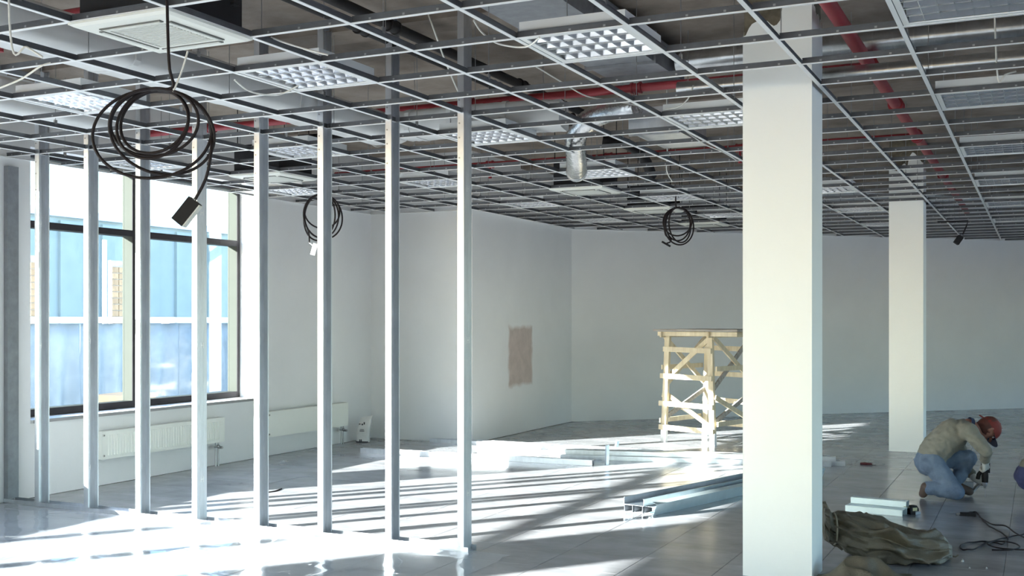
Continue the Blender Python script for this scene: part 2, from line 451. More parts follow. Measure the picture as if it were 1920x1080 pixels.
# expansion joint shadow line in the far part of the wall: a bead
# ------------------------------------------------------------------ windows
def window(name, label, a, b, muls, x_in=XL, depth=WT, sill=True, zs=SILL, zh=HEAD, transom=2.49, flip=1):
    root = thing(name, label, 'window', (x_in, a, 0)); root['kind'] = 'structure'
    gx = x_in - flip*(depth - 0.06)           # glass plane
    f0, f1 = sorted((gx - 0.02, gx + 0.11*flip)) if flip > 0 else sorted((gx + 0.02, gx - 0.11))
    def P(m_, nm, mats): 
        return rebase(m_, (x_in, a, 0)).build(nm, mats, root)
    def member(nm, lo, hi):
        # aluminium body; the shade of its backlit inner face is a dark strip
        m_ = MB(); m_.box((f0, lo[0], lo[1]), (f1, hi[0], hi[1]))
        p = P(m_, nm, ['alu'])
        xf = f1 if flip > 0 else f0
        m2 = MB(); m2.box((xf, lo[0]+0.001, lo[1]+0.001), (xf+0.006*flip, hi[0]-0.001, hi[1]-0.001)) if flip > 0 else m2.box((xf-0.006, lo[0]+0.001, lo[1]+0.001), (xf, hi[0]-0.001, hi[1]-0.001))
        rebase(m2, (x_in, a, 0)).build('backlit_face', ['alu_shade'], p)
        return p
    w = 0.05
    zb = zs + 0.005
    member('bottom_rail', (a, zb), (b, zb+0.065))
    member('head_rail', (a, zh-0.05), (b, zh))
    member('jamb', (a, zb+0.065), (a+w, zh-0.05))
    member('jamb', (b-w, zb+0.065), (b, zh-0.05))
    edges = [a+w] + [v for mpos in muls for v in (mpos-0.022, mpos+0.022)] + [b-w]
    for mpos in muls: member('mullion', (mpos-0.022, zb+0.065), (mpos+0.022, zh-0.05))
    for k in range(0, len(edges), 2):
        y0, y1 = edges[k], edges[k+1]
        member('transom', (y0, transom-0.032), (y1, transom+0.032))
        for (z0, z1) in ((zb+0.065, transom-0.032), (transom+0.032, zh-0.05)):
            m_ = MB(); m_.box((gx-0.003, y0, z0), (gx+0.003, y1, z1)); P(m_, 'pane', ['glass'])
    if sill:
        m_ = MB(); m_.box((x_in-depth+0.02, a-0.0, zs-0.028), (x_in+0.035, b+0.0, zs), 0)
        s_ = P(m_, 'window_sill', ['sill'])
        m_ = MB(); m_.box((x_in+0.0355, a, zs-0.030), (x_in+0.039, b, zs-0.001), 0)
        rebase(m_, (x_in, a, 0)).build('sill_edge', ['sill_edge'], s_)
    return root
window('window_1', 'tall aluminium window seen behind the steel studs', 7.2, 10.38, [8.70])
window('window_2', 'wide aluminium window on the left wall beside the viewer', 0.45, 6.35, [1.93, 3.40, 4.88])
window('window_3', 'aluminium window on the left wall behind the viewer', -5.3, -0.55, [-3.7, -2.1])
for k, (a, b) in enumerate(wins_r):
    window('window_%d' % (k+4), ['aluminium window nearest on the right wall', 'aluminium window midway along the right wall', 'aluminium window farthest along the right wall'][k], a, b, [a+1.875, a+3.75, a+5.625], x_in=7.0, depth=0.3, sill=False, zs=0.5, zh=3.0, transom=2.3, flip=-1)

bw = window('window_7', 'unseen window added behind the viewer to light the pillar fronts', -7.4, -1.2, [-5.85, -4.3, -2.75], x_in=0.0, depth=0.2, sill=False, zs=0.4, zh=HEAD, transom=2.49)  # unseen glazing added to brighten the fronts of pillars and studs
bw.rotation_euler = (0, 0, PI/2); bw.location = (-1.2, -6.0, 0)     # local +x faces into the hall
bw.rotation_euler = (0, 0, PI/2)
bw.location = (-1.2, -6.0, 0)

# ------------------------------------------------------------------ pillars
def pillar(name, label, x0, y0, w, dpt):
    root = thing(name, label, 'pillar', (x0, y0, 0))
    # plastered shaft with a ragged top edge
    m_ = MB(); N = 22
    ring = []
    per = [(0,0),(w,0),(w,dpt),(0,dpt)]
    path = []
    for k in range(4):
        p, q = per[k], per[(k+1)%4]
        for t in range(N): path.append((p[0]+(q[0]-p[0])*t/N, p[1]+(q[1]-p[1])*t/N))
    L = len(path)
    tops = []
    for i, (x, y) in enumerate(path):
        n_ = noise.fractal(Vector((x*6+x0, y*6+y0, 3.1)), 0.6, 2.2, 4)
        tops.append(3.44 + 0.10*n_ + 0.05*math.sin(x*9-0.6) + (0.07 if x > 0.55*w else -0.03))
    vs = [(x, y, 0) for x, y in path] + [(x, y, CZ+0.1) for x, y in path] + [(x, y, t) for (x, y), t in zip(path, tops)]
    inn = [((x-w/2)*0.965+w/2, (y-dpt/2)*0.965+dpt/2, t-0.004) for (x, y), t in zip(path, tops)]
    vs += inn
    fs = []
    for r in range(3):
        for i in range(L): fs.append((r*L+i, r*L+(i+1)%L, (r+1)*L+(i+1)%L, (r+1)*L+i))
    m_.add(vs, fs)
    m_.build('plastered_shaft', ['pillar'], root)
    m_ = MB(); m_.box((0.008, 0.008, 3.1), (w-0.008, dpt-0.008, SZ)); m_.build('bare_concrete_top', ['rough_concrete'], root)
    return root
pillar('pillar', 'large white plastered square pillar in the foreground', -1.675, 6.92, 0.425, 0.36)
pillar('pillar', 'smaller white plastered square pillar beside the kneeling worker', -1.652, 14.25, 0.395, 0.38)

# ------------------------------------------------------------------ suspended ceiling grid
grid = thing('ceiling_grid', 'open suspended ceiling grid of white faced steel tees', 'ceiling grid', (0, 0, CZ))
I0, I1 = -5, 13
R0, R1 = -5, 30
TH = 0.036
def tee_prof_mesh(L, holes=False):
    m_ = MB()
    m_.box((0, -0.012, 0.0), (L, 0.012, 0.0028), 0)                 # white flange
    m_.box((0, -0.0016, 0.0028), (L, 0.0016, TH-0.006), 1)          # web
    m_.box((0, -0.0036, TH-0.006), (L, 0.0036, TH), 1)              # bulb
    return m_
cross_me = MB()
cm = tee_prof_mesh(GC-0.026)
for hx in (0.10, 0.287, 0.47):                                     # punched tabs
    for s in (-1, 1):
        cm.box((hx-0.006, s*0.0017-0.0008, 0.010), (hx+0.006, s*0.0017+0.0008, 0.020), 2)
cross_me = cm.mesh('cross_tee', ['tee_white', 'tee_web', 'rod'])
pillar_rects = [(-1.675, 6.92, -1.25, 7.28), (-1.652, 14.25, -1.257, 14.63)]
def in_pillar(x, y, p=0.0):
    return any(a-p < x < c+p and b-p < y < dd+p for a, b, c, dd in pillar_rects)
def y_end(x):
    if x < -6.66: return 12.84
    return far_y(x) - 0.02
for i in range(I0, I1+1):
    x = GX - GC*i
    if x < XL + 0.02: continue
    ye = y_end(x); y0 = GY + GC*R0
    segs = [(y0, ye)]
    for (a, b, c, dd) in pillar_rects:
        if a < x < c:
            ns = []
            for (s, e) in segs: ns += [(s, b-0.002), (dd+0.002, e)]
            segs = ns
    for (s, e) in segs:
        m_ = tee_prof_mesh(e-s)
        m_.v = [(-p[1], p[0], p[2]) for p in m_.v]
        m_.build('main_runner', ['tee_white', 'tee_web'], grid, (x, s, 0))
cross = []
for i in range(I0, I1+1):
    xl = GX - GC*(i+1)
    for r in range(R0, R1+1):
        y = GY + GC*r
        xa = max(xl + 0.013, XL + 0.02)
        if y > 12.83: xa = max(xa, -6.63)
        # clip right/left by the diagonal wall
        xw = FA.x + (y - FA.y)*(FB.x-FA.x)/(FB.y-FA.y) + 0.02
        xb = xl + GC - 0.013
        if y > FA.y: xa = max(xa, xw)
        if xb - xa < 0.05: continue
        if in_pillar((xa+xb)/2, y, 0.32):
            for (a, b, c, dd) in pillar_rects:
                if b < y < dd:
                    if xa < a < xb and xb < c+0.3: xb = a - 0.002
                    elif xa < c < xb: xa = c + 0.002
                    elif xa >= a and xb <= c: xb = xa
            if xb - xa < 0.05: continue
        cross.append((xa, xb, y))
def ckey(t):
    x = (t[0]+t[1])/2; y = t[2]; r = x*C_+y*S_; d = -x*S_+y*C_
    if d < 4.0: return 99
    return d if abs(r/d) < 0.52 else 60 + d
cross.sort(key=ckey)
for (xa, xb, y) in cross[:300]:
    o = obj('cross_tee', cross_me, grid, (xa, y, 0.0006))
    o.scale.x = (xb-xa)/(GC-0.026)
mb = MB()
for (xa, xb, y) in cross[300:]:
    t = tee_prof_mesh(xb-xa); mb.v_off = None
    k = len(mb.v); mb.v += [(p[0]+xa, p[1]+y, p[2]) for p in t.v]
    for f, mi, s in zip(t.f, t.m, t.s): mb.f.append(tuple(q+k for q in f)); mb.m.append(mi); mb.s.append(s)
o = mb.build('distant_cross_tees', ['tee_white', 'tee_web'], grid); tag(o, kind='stuff')
# wall angle
for (a, b) in (((XL, -6.0), (XL, 12.85)), ((XL, 12.85), (-6.65, 12.85)), ((-6.65, 12.85), (-6.65, 16.25)), ((FA.x, FA.y), (FB.x, FB.y))):
    a = Vector(a+(0,)); b = Vector(b+(0,)); dv = (b-a).normalized(); s = Vector((dv.y, -dv.x, 0))
    m_ = MB(); m_.prism([(0.001,0),(0.024,0),(0.024,0.002),(0.003,0.002),(0.003,0.024),(0.001,0.024)], a, b, s, (0,0,1))
    m_.build('wall_angle', ['tee_white'], grid)
# hanger rods with clips at every other crossing
rod_me = MB().tube([(0,0,TH-0.01),(0,0,SZ-CZ)], 0.0026, 5).box((-0.006,-0.012,TH-0.008),(0.006,0.012,TH+0.022)).mesh('hanger_rod', ['rod'])
for i in range(-1, 14):
    x = GX - GC*i
    if x < XL+0.1: continue
    for r in range(-3, 26, 2):
        y = GY + GC*(r + (0.5 if i % 2 else 0.15))
        if y > y_end(x)-0.2 or in_pillar(x, y, 0.1): continue
        obj('hanger_rod', rod_me, grid, (x, y, 0))

# ------------------------------------------------------------------ louvred lights
def light_parts():
    s = 0.285
    P = {}
    m_ = MB()      # housing: open box above the grid
    m_.box((-s,-s,0.085),(s,s,0.088))
    for (lo, hi) in (((-s,-s,0.008),(-s+0.003,s,0.085)), ((s-0.003,-s,0.008),(s,s,0.085)), ((-s+0.003,-s,0.008),(s-0.003,-s+0.003,0.085)), ((-s+0.003,s-0.003,0.008),(s-0.003,s,0.085))): m_.box(lo, hi)
    P['housing'] = m_.mesh('housing', ['lwhite'])
    m_ = MB()
    for (lo, hi) in (((-s,-s,0.003),(-s+0.028,s,0.008)), ((s-0.028,-s,0.003),(s,s,0.008)), ((-s+0.028,-s,0.003),(s-0.028,-s+0.028,0.008)), ((-s+0.028,s-0.028,0.003),(s-0.028,s,0.008))): m_.box(lo, hi)
    P['frame'] = m_.mesh('frame', ['lwhite'])
    m_ = MB(); q = s-0.028; n = 4; pw = 2*q/n
    # long curved reflectors (tubes run along x), four troughs
    for k in range(n):
        y0 = -q + pw*k; yc = y0 + pw/2
        prof = []
        for t in range(9):
            u = -1 + 2*t/8
            prof.append((u*pw/2*0.985, 0.010 + 0.050*(1-abs(u)**2.2)))
        vs = [(-q, yc+a, b) for a, b in prof] + [(q, yc+a, b) for a, b in prof]
        m_.add(vs, [(t, t+1, 9+t+1, 9+t) for t in range(8)], 0, True)
    for k in range(1, n):
        y0 = -q + pw*k
        m_.prism([(-0.0045,0.006),(0.0045,0.006),(0.0012,0.03),(-0.0012,0.03)], (-q,y0,0), (q,y0,0), (0,1,0), (0,0,1))
    nc = 7; cw = 2*q/nc
    for k in range(1, nc):
        xk = -q + cw*k
        m_.prism([(-0.007,0.034),(-0.0015,0.006),(0.0015,0.006),(0.007,0.034)], (xk,-q,0), (xk,q,0), (1,0,0), (0,0,1))
    P['louvre'] = m_.mesh('louvre', ['louvre'])
    tm = MB().tube([(-q,0,0),(q,0,0)], 0.008, 8)
    P['lamp_tube'] = tm.mesh('lamp_tube', ['tube'])
    P['_ty'] = [-q + pw*(k+0.5) for k in range(n)]
    return P
LP = light_parts()
colname = {-1: None, 0: 'at the right edge', 3: 'just left of the pillars', 6: 'second left of the pillars', 9: 'third left of the pillars', 12: 'along the window wall'}
ordn = ['first', 'second', 'third', 'fourth', 'fifth', 'sixth', 'seventh']
for i in (0, 3, 6, 9, 12):
    cnt = 0
    for r in (0, 4, 8, 12, 16, 20):
        x = GX - GC*(i+0.5); y = GY + GC*(r+0.5)
        if x < -6.6 and y > 12.6: continue
        if y > far_y(x) - 0.5: continue
        if i in (12,) and r == 0: continue
        lb = 'louvred ceiling light, %s nearest in the row %s' % (ordn[cnt], colname[i]); cnt += 1
        t = thing('ceiling_light', lb, 'ceiling light', (x, y, CZ), 0, 'louvred ceiling lights')
        for nm in ('housing', 'frame', 'louvre'): obj(nm, LP[nm], t)
        for ty in LP['_ty']: obj('lamp_tube', LP['lamp_tube'], t, (0, ty, 0.042))

# ------------------------------------------------------------------ cassette air conditioners
def ac_parts():
    P = {}; s = 0.308
    m_ = MB()
    def ringq(s0, z0, s1, z1, mi=0):
        a = [(-s0,-s0,z0),(s0,-s0,z0),(s0,s0,z0),(-s0,s0,z0)]; b = [(-s1,-s1,z1),(s1,-s1,z1),(s1,s1,z1),(-s1,s1,z1)]
        m_.add(a+b, [(k,(k+1)%4,4+(k+1)%4,4+k) for k in range(4)], mi)
    ringq(s, -0.001, s, -0.012); ringq(s, -0.012, s-0.02, -0.022); ringq(s-0.02, -0.022, 0.175, -0.027); ringq(0.175,-0.027,0.175,-0.001); ringq(0.175,-0.001,s,-0.001)
    P['panel'] = m_.mesh('panel', ['acwhite'])
    m_ = MB(); m_.box((-0.172,-0.172,-0.022),(0.172,0.172,-0.001))
    for k in range(15):
        yy = -0.155 + k*0.0221
        m_.box((-0.16, yy-0.0045, -0.027), (0.16, yy+0.0045, -0.022))
    P['intake_grille'] = m_.mesh('intake_grille', ['acgrille'])
    m_ = MB(); m_.box((-0.19,-0.014,-0.030),(0.19,0.014,-0.0235), 0); m_.box((-0.18,-0.004,-0.033),(0.18,0.012,-0.030), 1)
    P['air_slot'] = m_.mesh('air_slot', ['slot', 'acgrille'])
    m_ = MB(); m_.box((-0.27,-0.27,0.006),(0.27,0.27,0.29))
    for sx in (-1,1):
        for sy in (-1,1):
            m_.tube([(sx*0.285,sy*0.2,0.15),(sx*0.285,sy*0.2,SZ-CZ)], 0.005, 6); m_.box((min(sx*0.27,sx*0.295),sy*0.2-0.02,0.14),(max(sx*0.27,sx*0.295),sy*0.2+0.02,0.155))
    P['body'] = m_.mesh('body', ['acbody'])
    return P
AP = ac_parts()
for (ci, cr, lb) in ((6, -2, 'large ivory ceiling air conditioner cassette above the big black cable coil'), (11, 6, 'ivory ceiling air conditioner cassette near the window wall'),
                     (7, 10, 'ivory ceiling air conditioner cassette, nearer of the two left of the hanging small coil'), (7, 14, 'ivory ceiling air conditioner cassette right behind the small hanging coil over the trestle'),
                     (7, 18, 'farthest ivory ceiling air conditioner cassette, close to the far wall')):
    x = GX - GC*(ci+0.5); y = GY + GC*(cr+0.5)
    if y > far_y(x) - 0.4: continue
    t = thing('ceiling_air_conditioner', lb, 'air conditioner', (x, y, CZ), 0, 'cassette air conditioners')
    for nm in ('panel', 'intake_grille', 'body'): obj(nm, AP[nm], t)
    for k in range(4):
        a = k*PI/2; obj('air_slot', AP['air_slot'], t, (0.213*math.sin(a), -0.213*math.cos(a), 0), (0, 0, a))

# ------------------------------------------------------------------ services above the grid
def pipe(name, label, cat, pts, r, m_name, joints=(), jr=1.25, n=14, group=None, jname='coupling', hang=True):
    root = thing(name, label, cat, pts[0], 0, group)
    o0 = Vector(pts[0])
    m_ = MB(); m_.tube([Vector(p)-o0 for p in pts], r, n); m_.build('pipe_run', [m_name], root)
    for (p, dv, L) in joints:
        p = Vector(p)-o0; dv = Vector(dv).normalized()
        m_ = MB(); m_.tube([p-dv*L/2, p+dv*L/2], r*jr, n)
        for s in (-1, 1): m_.tube([p+dv*(s*L/2-0.008), p+dv*(s*L/2+0.008)], r*jr*1.16, n)
        m_.build(jname, [m_name], root)
    return root
PZ = 3.45
RX = -1.11
jm = [((RX, y, PZ), (0,1,0), 0.12) for y in (4.95, 6.3, 8.45, 10.1, 11.86, 15.3)]
main = pipe('sprinkler_main_pipe', 'thick red sprinkler main running away beside the pillars above the grid', 'pipe', [(RX, 2.5, PZ), (RX, 20.6, PZ)], 0.045, 'red', jm)
for (y, x0, x1, lb) in ((4.95, RX-0.05, -8.1, 'red sprinkler branch pipe crossing the top left corner above the grid'),
                    (8.45, RX-0.05, -8.1, 'long red sprinkler branch pipe crossing the middle of the ceiling void'),
                    (11.86, RX-0.05, -8.1, 'thin far red sprinkler branch pipe beyond the foreground pillar')):
    js = [((x, y, PZ), (1,0,0), 0.07) for x in (-2.9, -4.4, -5.9, -7.2)]
    b = pipe('sprinkler_branch_pipe', lb, 'pipe', [(x0, y, PZ), (x1, y, PZ)], 0.034, 'red', js, 1.2)
    for x in (-2.9, -5.9):
        m_ = MB(); m_.tube([(x-x0, 0, -0.03), (x-x0, 0, -0.14)], 0.013, 10).tube([(x-x0,0,-0.14),(x-x0,0,-0.165)], 0.02, 10); m_.build('sprinkler_drop', ['red'], b)
def spiral_duct(name, label, a, b, r, rib=0.14):
    a = Vector(a); b = Vector(b); dv = (b-a).normalized(); L = (b-a).length
    root = thing(name, label, 'duct', a)
    m_ = MB(); m_.tube([Vector((0,0,0)), b-a], r, 24); m_.build('duct_run', ['duct'], root)
    t = rib/2
    sm_ = MB().tube([dv*-0.006, dv*0.006], r*1.022, 24).mesh('seam', ['duct'])
    while t < L:
        obj('seam', sm_, root, dv*t); t += rib
    for t in (L*0.22, L*0.62):
        m_ = MB(); m_.tube([dv*(t-0.05), dv*(t+0.05)], r*1.035, 24); m_.build('coupling', ['duct'], root)
    return root
spiral_duct('spiral_duct', 'larger galvanised round duct passing behind the foreground pillar top', (-2.55, 8.40, 3.61), (0.9, 8.40, 3.61), 0.078)
spiral_duct('spiral_duct', 'smaller galvanised round duct below the red branch pipe', (-2.39, 7.90, 3.29), (0.9, 7.90, 3.29), 0.055)
def box_duct(name, label, lo, hi, mname, flange=True):
    root = thing(name, label, 'duct', lo)
    h = Vector(hi)-Vector(lo)
    m_ = MB(); m_.box((0,0,0), h); m_.build('duct_body', [mname], root)
    ax = 0 if h.x > h.y else 1; L = h[ax]; t = 0.0; k = 0
    while t <= L+1e-6:
        lo2 = [-0.022]*3; hi2 = [h.x+0.022, h.y+0.022, h.z+0.022]; lo2[ax] = t-0.012; hi2[ax] = t+0.012
        m_ = MB(); m_.box(lo2, hi2); m_.build('flange', [mname], root); t += 1.2
    return root
box_duct('sheet_metal_duct', 'dark sheet metal box duct feeding the larger round duct', (-3.10, 4.3, 3.52), (-2.58, 8.7, 3.72), 'galv_dark')
box_duct('sheet_metal_duct', 'short galvanised box duct above the light beside the foreground pillar', (-3.0, 8.62, 3.12), (-2.62, 9.5, 3.30), 'galv')
def wrapped(name, label, path, w, h):
    root = thing(name, label, 'duct', path[0]); o0 = Vector(path[0]); pts = catmull([Vector(p)-o0 for p in path], 14)
    m_ = MB(); vs = []; n = 16
    for i, p in enumerate(pts):
        t = (pts[min(i+1,len(pts)-1)] - pts[max(i-1,0)]).normalized(); s = t.cross(Vector((0,0,1))).normalized()
        for k in range(n):
            a = 2*PI*k/n
            ca, sa = math.cos(a), math.sin(a)
            q = 1 + 0.06*noise.noise(Vector((i*0.9, k*0.7, w*10)))
            vs.append(p + s*(w/2*math.copysign(abs(ca)**0.5, ca)*q) + Vector((0,0,h/2*math.copysign(abs(sa)**0.5, sa)*q)))
    fs = []
    for i in range(len(pts)-1):
        for k in range(n): fs.append((i*n+k, i*n+(k+1)%n, (i+1)*n+(k+1)%n, (i+1)*n+k))
    m_.add(vs, fs, 0, True); m_.add(vs[:n], [tuple(range(n))]); m_.add(vs[-n:], [tuple(range(n))])
    m_.build('wrap', ['insul'], root)
    for i in range(6, len(pts)-3, 12):
        t = (pts[i+1]-pts[i-1]).normalized(); s = t.cross(Vector((0,0,1))).normalized()
        m2 = MB(); prof = [(w/2*1.05*math.copysign(abs(math.cos(2*PI*k/n))**0.5, math.cos(2*PI*k/n)), h/2*1.05*math.copysign(abs(math.sin(2*PI*k/n))**0.5, math.sin(2*PI*k/n))) for k in range(n)]
        m2.prism(prof, pts[i]-t*0.02, pts[i]+t*0.02, s, (0,0,1)); m2.build('strap', ['insul'], root)
    return root
wrapped('wrapped_duct', 'white wrapped duct running above the cable coil towards the far corner', [(-5.06,2.6,3.22),(-5.06,4.5,3.22),(-5.06,6.4,3.22),(-5.06,8.2,3.22)], 0.42, 0.23)
wrapped('wrapped_duct', 'white wrapped duct branching across behind the middle studs', [(-4.80,8.05,3.22),(-4.4,8.05,3.22),(-3.9,8.05,3.22),(-3.4,8.15,3.22)], 0.42, 0.22)
wrapped('wrapped_duct', 'white wrapped duct along the window side above the grid', [(-6.86,3.0,3.24),(-6.86,4.2,3.24),(-6.86,5.4,3.24),(-6.86,6.7,3.24)], 0.36, 0.24)
for (x, z, lb) in ((-4.22, 3.61, 'black pipe running above the grid, left one of the pair'), (-3.98, 3.60, 'black pipe running above the grid, right one of the pair')):
    pipe('black_pipe', lb, 'pipe', [(x, 2.6, z), (x, 10.5, z)], 0.036, 'blackpipe', [((x, y, z), (0,1,0), 0.10) for y in (4.4, 6.5, 8.6)], 1.15)
pts = catmull([in_air(1195,200,8.75), in_air(1165,203,8.85), in_air(1125,214,9.1), in_air(1092,236,9.3), in_air(1079,262,9.5), in_air(1081,300,9.9), in_air(1081,322,10.3)], 11)
root = thing('flexible_foil_duct', 'crinkled silver foil flexible duct bending down to the grid', 'duct', pts[0])
m_ = MB(); rr = [0.088*(1+0.09*(i % 2)-0.03) for i in range(len(pts))]
m_.tube([p-pts[0] for p in pts], rr, 20); m_.build('foil_sleeve', ['foil'], root)
m_ = MB(); m_.tube([pts[-3]-pts[0], pts[-1]-pts[0]], 0.098, 20); m_.build('clamp_collar', ['galv'], root)
# drooping black corrugated hoses
def wire(name, label, cat, P, r, mname, n=6, group=None):
    P = [Vector(p) for p in P]
    pts = catmull([p-P[0] for p in P], 8)
    o = MB().tube(pts, r, n).build(name, [mname], None, P[0]); tag(o, label, cat, group); return o
wire('black_hose', 'drooping black hose above the far grid left of the foreground pillar', 'hose', [in_air(1130,262,11.2), in_air(1175,270,11.2), in_air(1208,298,11.4), in_air(1222,330,11.6)], 0.055, 'blackpipe', 10)
wire('black_hose', 'drooping black hose between the third and second last studs', 'hose', [in_air(560,262,10), in_air(640,256,10), in_air(705,245,10), in_air(722,220,10.2), in_air(735,205,10.3)], 0.045, 'blackpipe', 10)
wire('black_hose', 'short black hose left of the foil duct', 'hose', [in_air(975,212,9.4), in_air(1020,218,9.4), in_air(1052,226,9.4), in_air(1075,218,9.5)], 0.032, 'blackpipe', 10)
wdefs = [
 ('white wire slanting down above the last stud', [in_air(800,18,6.8), in_air(815,60,6.7), in_air(835,115,6.9), in_air(858,170,7.3)]),
 ('white wire looping beside the first light left of the pillar', [in_air(888,38,5.8), in_air(905,62,5.9), in_air(935,82,5.9), in_air(985,88,5.8), in_air(1012,70,5.6)]),
 ('white wire sagging through the cells under the red branch pipe', [in_air(1005,125,7.0), in_air(1055,155,7.2), in_air(1100,180,7.4), in_air(1155,190,7.5), in_air(1210,200,7.8)]),
 ('white wire hanging vertically left of the foreground pillar', [in_air(1250,168,10.5), in_air(1250,252,10.5), in_air(1251,290,10.6), in_air(1250,320,10.7), in_air(1260,340,10.8)]),
 ('white wire slanting across the cells by the foreground pillar', [in_air(1285,245,8.6), in_air(1320,270,8.9), in_air(1355,285,9.0), in_air(1380,300,9.2)]),
 ('white wire across the cells left of the big coil', [in_air(0,165,5.4), in_air(40,148,5.3), in_air(75,125,5.2), in_air(95,118,5.2)]),
 ('white wire above the second louvred light', [in_air(508,70,5.8), in_air(540,82,5.8), in_air(580,94,5.8), in_air(615,103,5.8)]),
 ('white wire at the far left of the grid', [in_air(12,-310,5.0), in_air(20,70,5.0), in_air(50,88,5.0), in_air(80,107,5.0)]),
 ('white wire dangling through the cell above the flexible duct', [in_air(1300,160,7.6), in_air(1290,185,7.6), in_air(1272,200,7.7), in_air(1245,205,7.8)]),
 ('white wire crossing the cells right of the cable coil', [in_air(440,150,6.4), in_air(470,172,6.6), in_air(520,178,6.8), in_air(560,160,6.8)]),
 ('white wire sagging near the right edge of the ceiling', [in_air(1862,-96,6.6), in_air(1866,60,6.6), in_air(1872,150,6.6), in_air(1885,140,6.6), in_air(1905,134,6.6)]),
 ('white wire bundle between the second last studs', [in_air(690,265,10.2), in_air(705,275,10.2), in_air(720,272,10.3)])]
for lb, P in wdefs: wire('loose_wire', lb, 'wire', P, 0.005, 'wire', 6, 'loose white wires')

# ------------------------------------------------------------------ steel stud partition
PA = Vector((-8.20, 6.97)); PB = Vector((-3.595, 6.85))
PANG = math.atan2((PB-PA).y, (PB-PA).x)
part = thing('partition_frame', 'row of upright galvanised steel studs for a partition', 'stud partition', (PB.x, PB.y, 0), PANG)
def stud_pos(px):
    k = (px-960)/F_PX; e = PB-PA
    # intersect the view ray with the partition line
    rx, ry = k*C_-S_, k*S_+C_
    t = (PA.x*ry - PA.y*rx) / (e.y*rx - e.x*ry)
    return (t-1)*e.length
SX = [stud_pos(p)-3.60 for p in (79, 171, 268, 374, 490, 609, 736, 871)]
XW = stud_pos(2)
SB = 0.112; SA = 0.05; STOP = 3.755
def stud_mesh(flip):
    t = 0.0016; s = -1 if flip else 1
    # web at +x (or -x when flipped), flanges along x, lips
    pts = [(-SA/2, -SB/2+0.012), (-SA/2, -SB/2), (SA/2, -SB/2), (SA/2, SB/2), (-SA/2, SB/2), (-SA/2, SB/2-0.012)]
    inn = [(-SA/2+t, -SB/2+0.012), (-SA/2+t, -SB/2+t), (SA/2-t, -SB/2+t), (SA/2-t, SB/2-t), (-SA/2+t, SB/2-t), (-SA/2+t, SB/2-0.012)]
    prof = [(x*s, y) for x, y in pts + inn[::-1]]
    m_ = MB()
    n = len(prof)
    vs = [(x, y, 0.0025) for x, y in prof] + [(x, y, STOP) for x, y in prof]
    fs = [(i, (i+1) % n, n+(i+1) % n, n+i) for i in range(n)]
    for base in (0, n):
        for k in range(5): fs.append(tuple(base+q for q in (k, k+1, n-2-k, n-1-k)))
    m_.add(vs, fs)
    for yy in (-0.018, 0.0, 0.018):      # pressed ribs on the web
        xw = s*SA/2
        m_.box((min(xw, xw+s*0.0012), yy-0.003, 0.02), (max(xw, xw+s*0.0012), yy+0.003, STOP-0.02))
    return m_
st_me = [stud_mesh(False).mesh('stud', ['galv']), stud_mesh(True).mesh('stud', ['galv'])]
m_ = MB()
for (a, b) in ((-0.016, -0.011), (0.011, 0.016)): m_.box((-0.001, a, -0.022), (0.001, b, 0.022))
m_.box((-0.001, -0.011, -0.003), (0.001, 0.011, 0.003))
slot_me = m_.mesh('service_slot', ['tee_white'])  # white colour stands in for highlights on the punched slots
scr = MB().tube([(0,0,0),(0,-0.003,0)], 0.006, 8).mesh('screw', ['rod'])
for k, x in enumerate(SX):
    fl = k in (3, 7)
    s = obj('stud', st_me[0 if fl else 1], part, (x+3.60, 0, 0))
    for z in (0.36, 1.42, 2.47):
        obj('service_slot', slot_me, s, (SA/2+0.0025 if fl else -SA/2-0.0025+0.004, 0, z + 0.02*((k*7) % 5 - 2)))
    for z in (0.03, 2.72, 2.86, 2.96, 3.12): obj('screw', scr, s, (-0.010, -SB/2, z))
m_ = MB(); x0 = -(PB-PA).length+0.004; x1 = 0.05
t = 0.0015; y0 = -SB/2-0.0022; y1 = SB/2+0.0022
m_.box((x0, y0, 0.0005), (x1, y1, 0.002)); m_.box((x0, y0-t, 0.0005), (x1, y0, 0.034)); m_.box((x0, y1, 0.0005), (x1, y1+t, 0.034))
m_.build('floor_track', ['galv'], part)
m_ = MB(); m_.box((x0, -SB/2, 0.036), (x0+0.05, SB/2, 2.95)); m_.build('wall_stud', ['galv_dark'], part)
for k, x in enumerate(SX):                                    # short head brackets to the slab
    m_ = MB(); m_.box((x+3.60-0.02, -0.03, STOP), (x+3.60+0.02, 0.03, SZ)); m_.build('head_bracket', ['galv_dark'], part)

# ------------------------------------------------------------------ clear film on the floor
m_ = MB(); NX, NY = 150, 60
vs = []
for j in range(NY+1):
    for i in range(NX+1):
        u, v = i/NX, j/NY
        x = -8.1 + u*4.85 + 0.05*noise.noise(Vector((v*4, 0.3, 2))); y = 4.2 + v*(2.62 + 0.06*noise.noise(Vector((u*9, 1.3, 0))))
        n1 = noise.noise(Vector((x*3.1, y*2.2, 0.5))); n2 = noise.noise(Vector((x*1.4+y*2.5, y*6.0, 4.0)))
        n3 = noise.noise(Vector((x*7-y*3, y*9+x*2, 9.0)))
        z = 0.003 + 0.075*max(0, 0.18-abs(n1))*(0.6+n2) + 0.02*max(0, n2)**2 + 0.03*max(0, 0.10-abs(n3))
        vs.append((x+8.1, y-4.2, max(0.0025, z)))
m_.add(vs, [(j*(NX+1)+i, j*(NX+1)+i+1, (j+1)*(NX+1)+i+1, (j+1)*(NX+1)+i) for j in range(NY) for i in range(NX)], 0, True)
o = m_.build('plastic_film', ['film'], None, (-8.1, 4.2, 0)); tag(o, 'crumpled clear plastic film spread on the floor before the studs', 'plastic sheet')

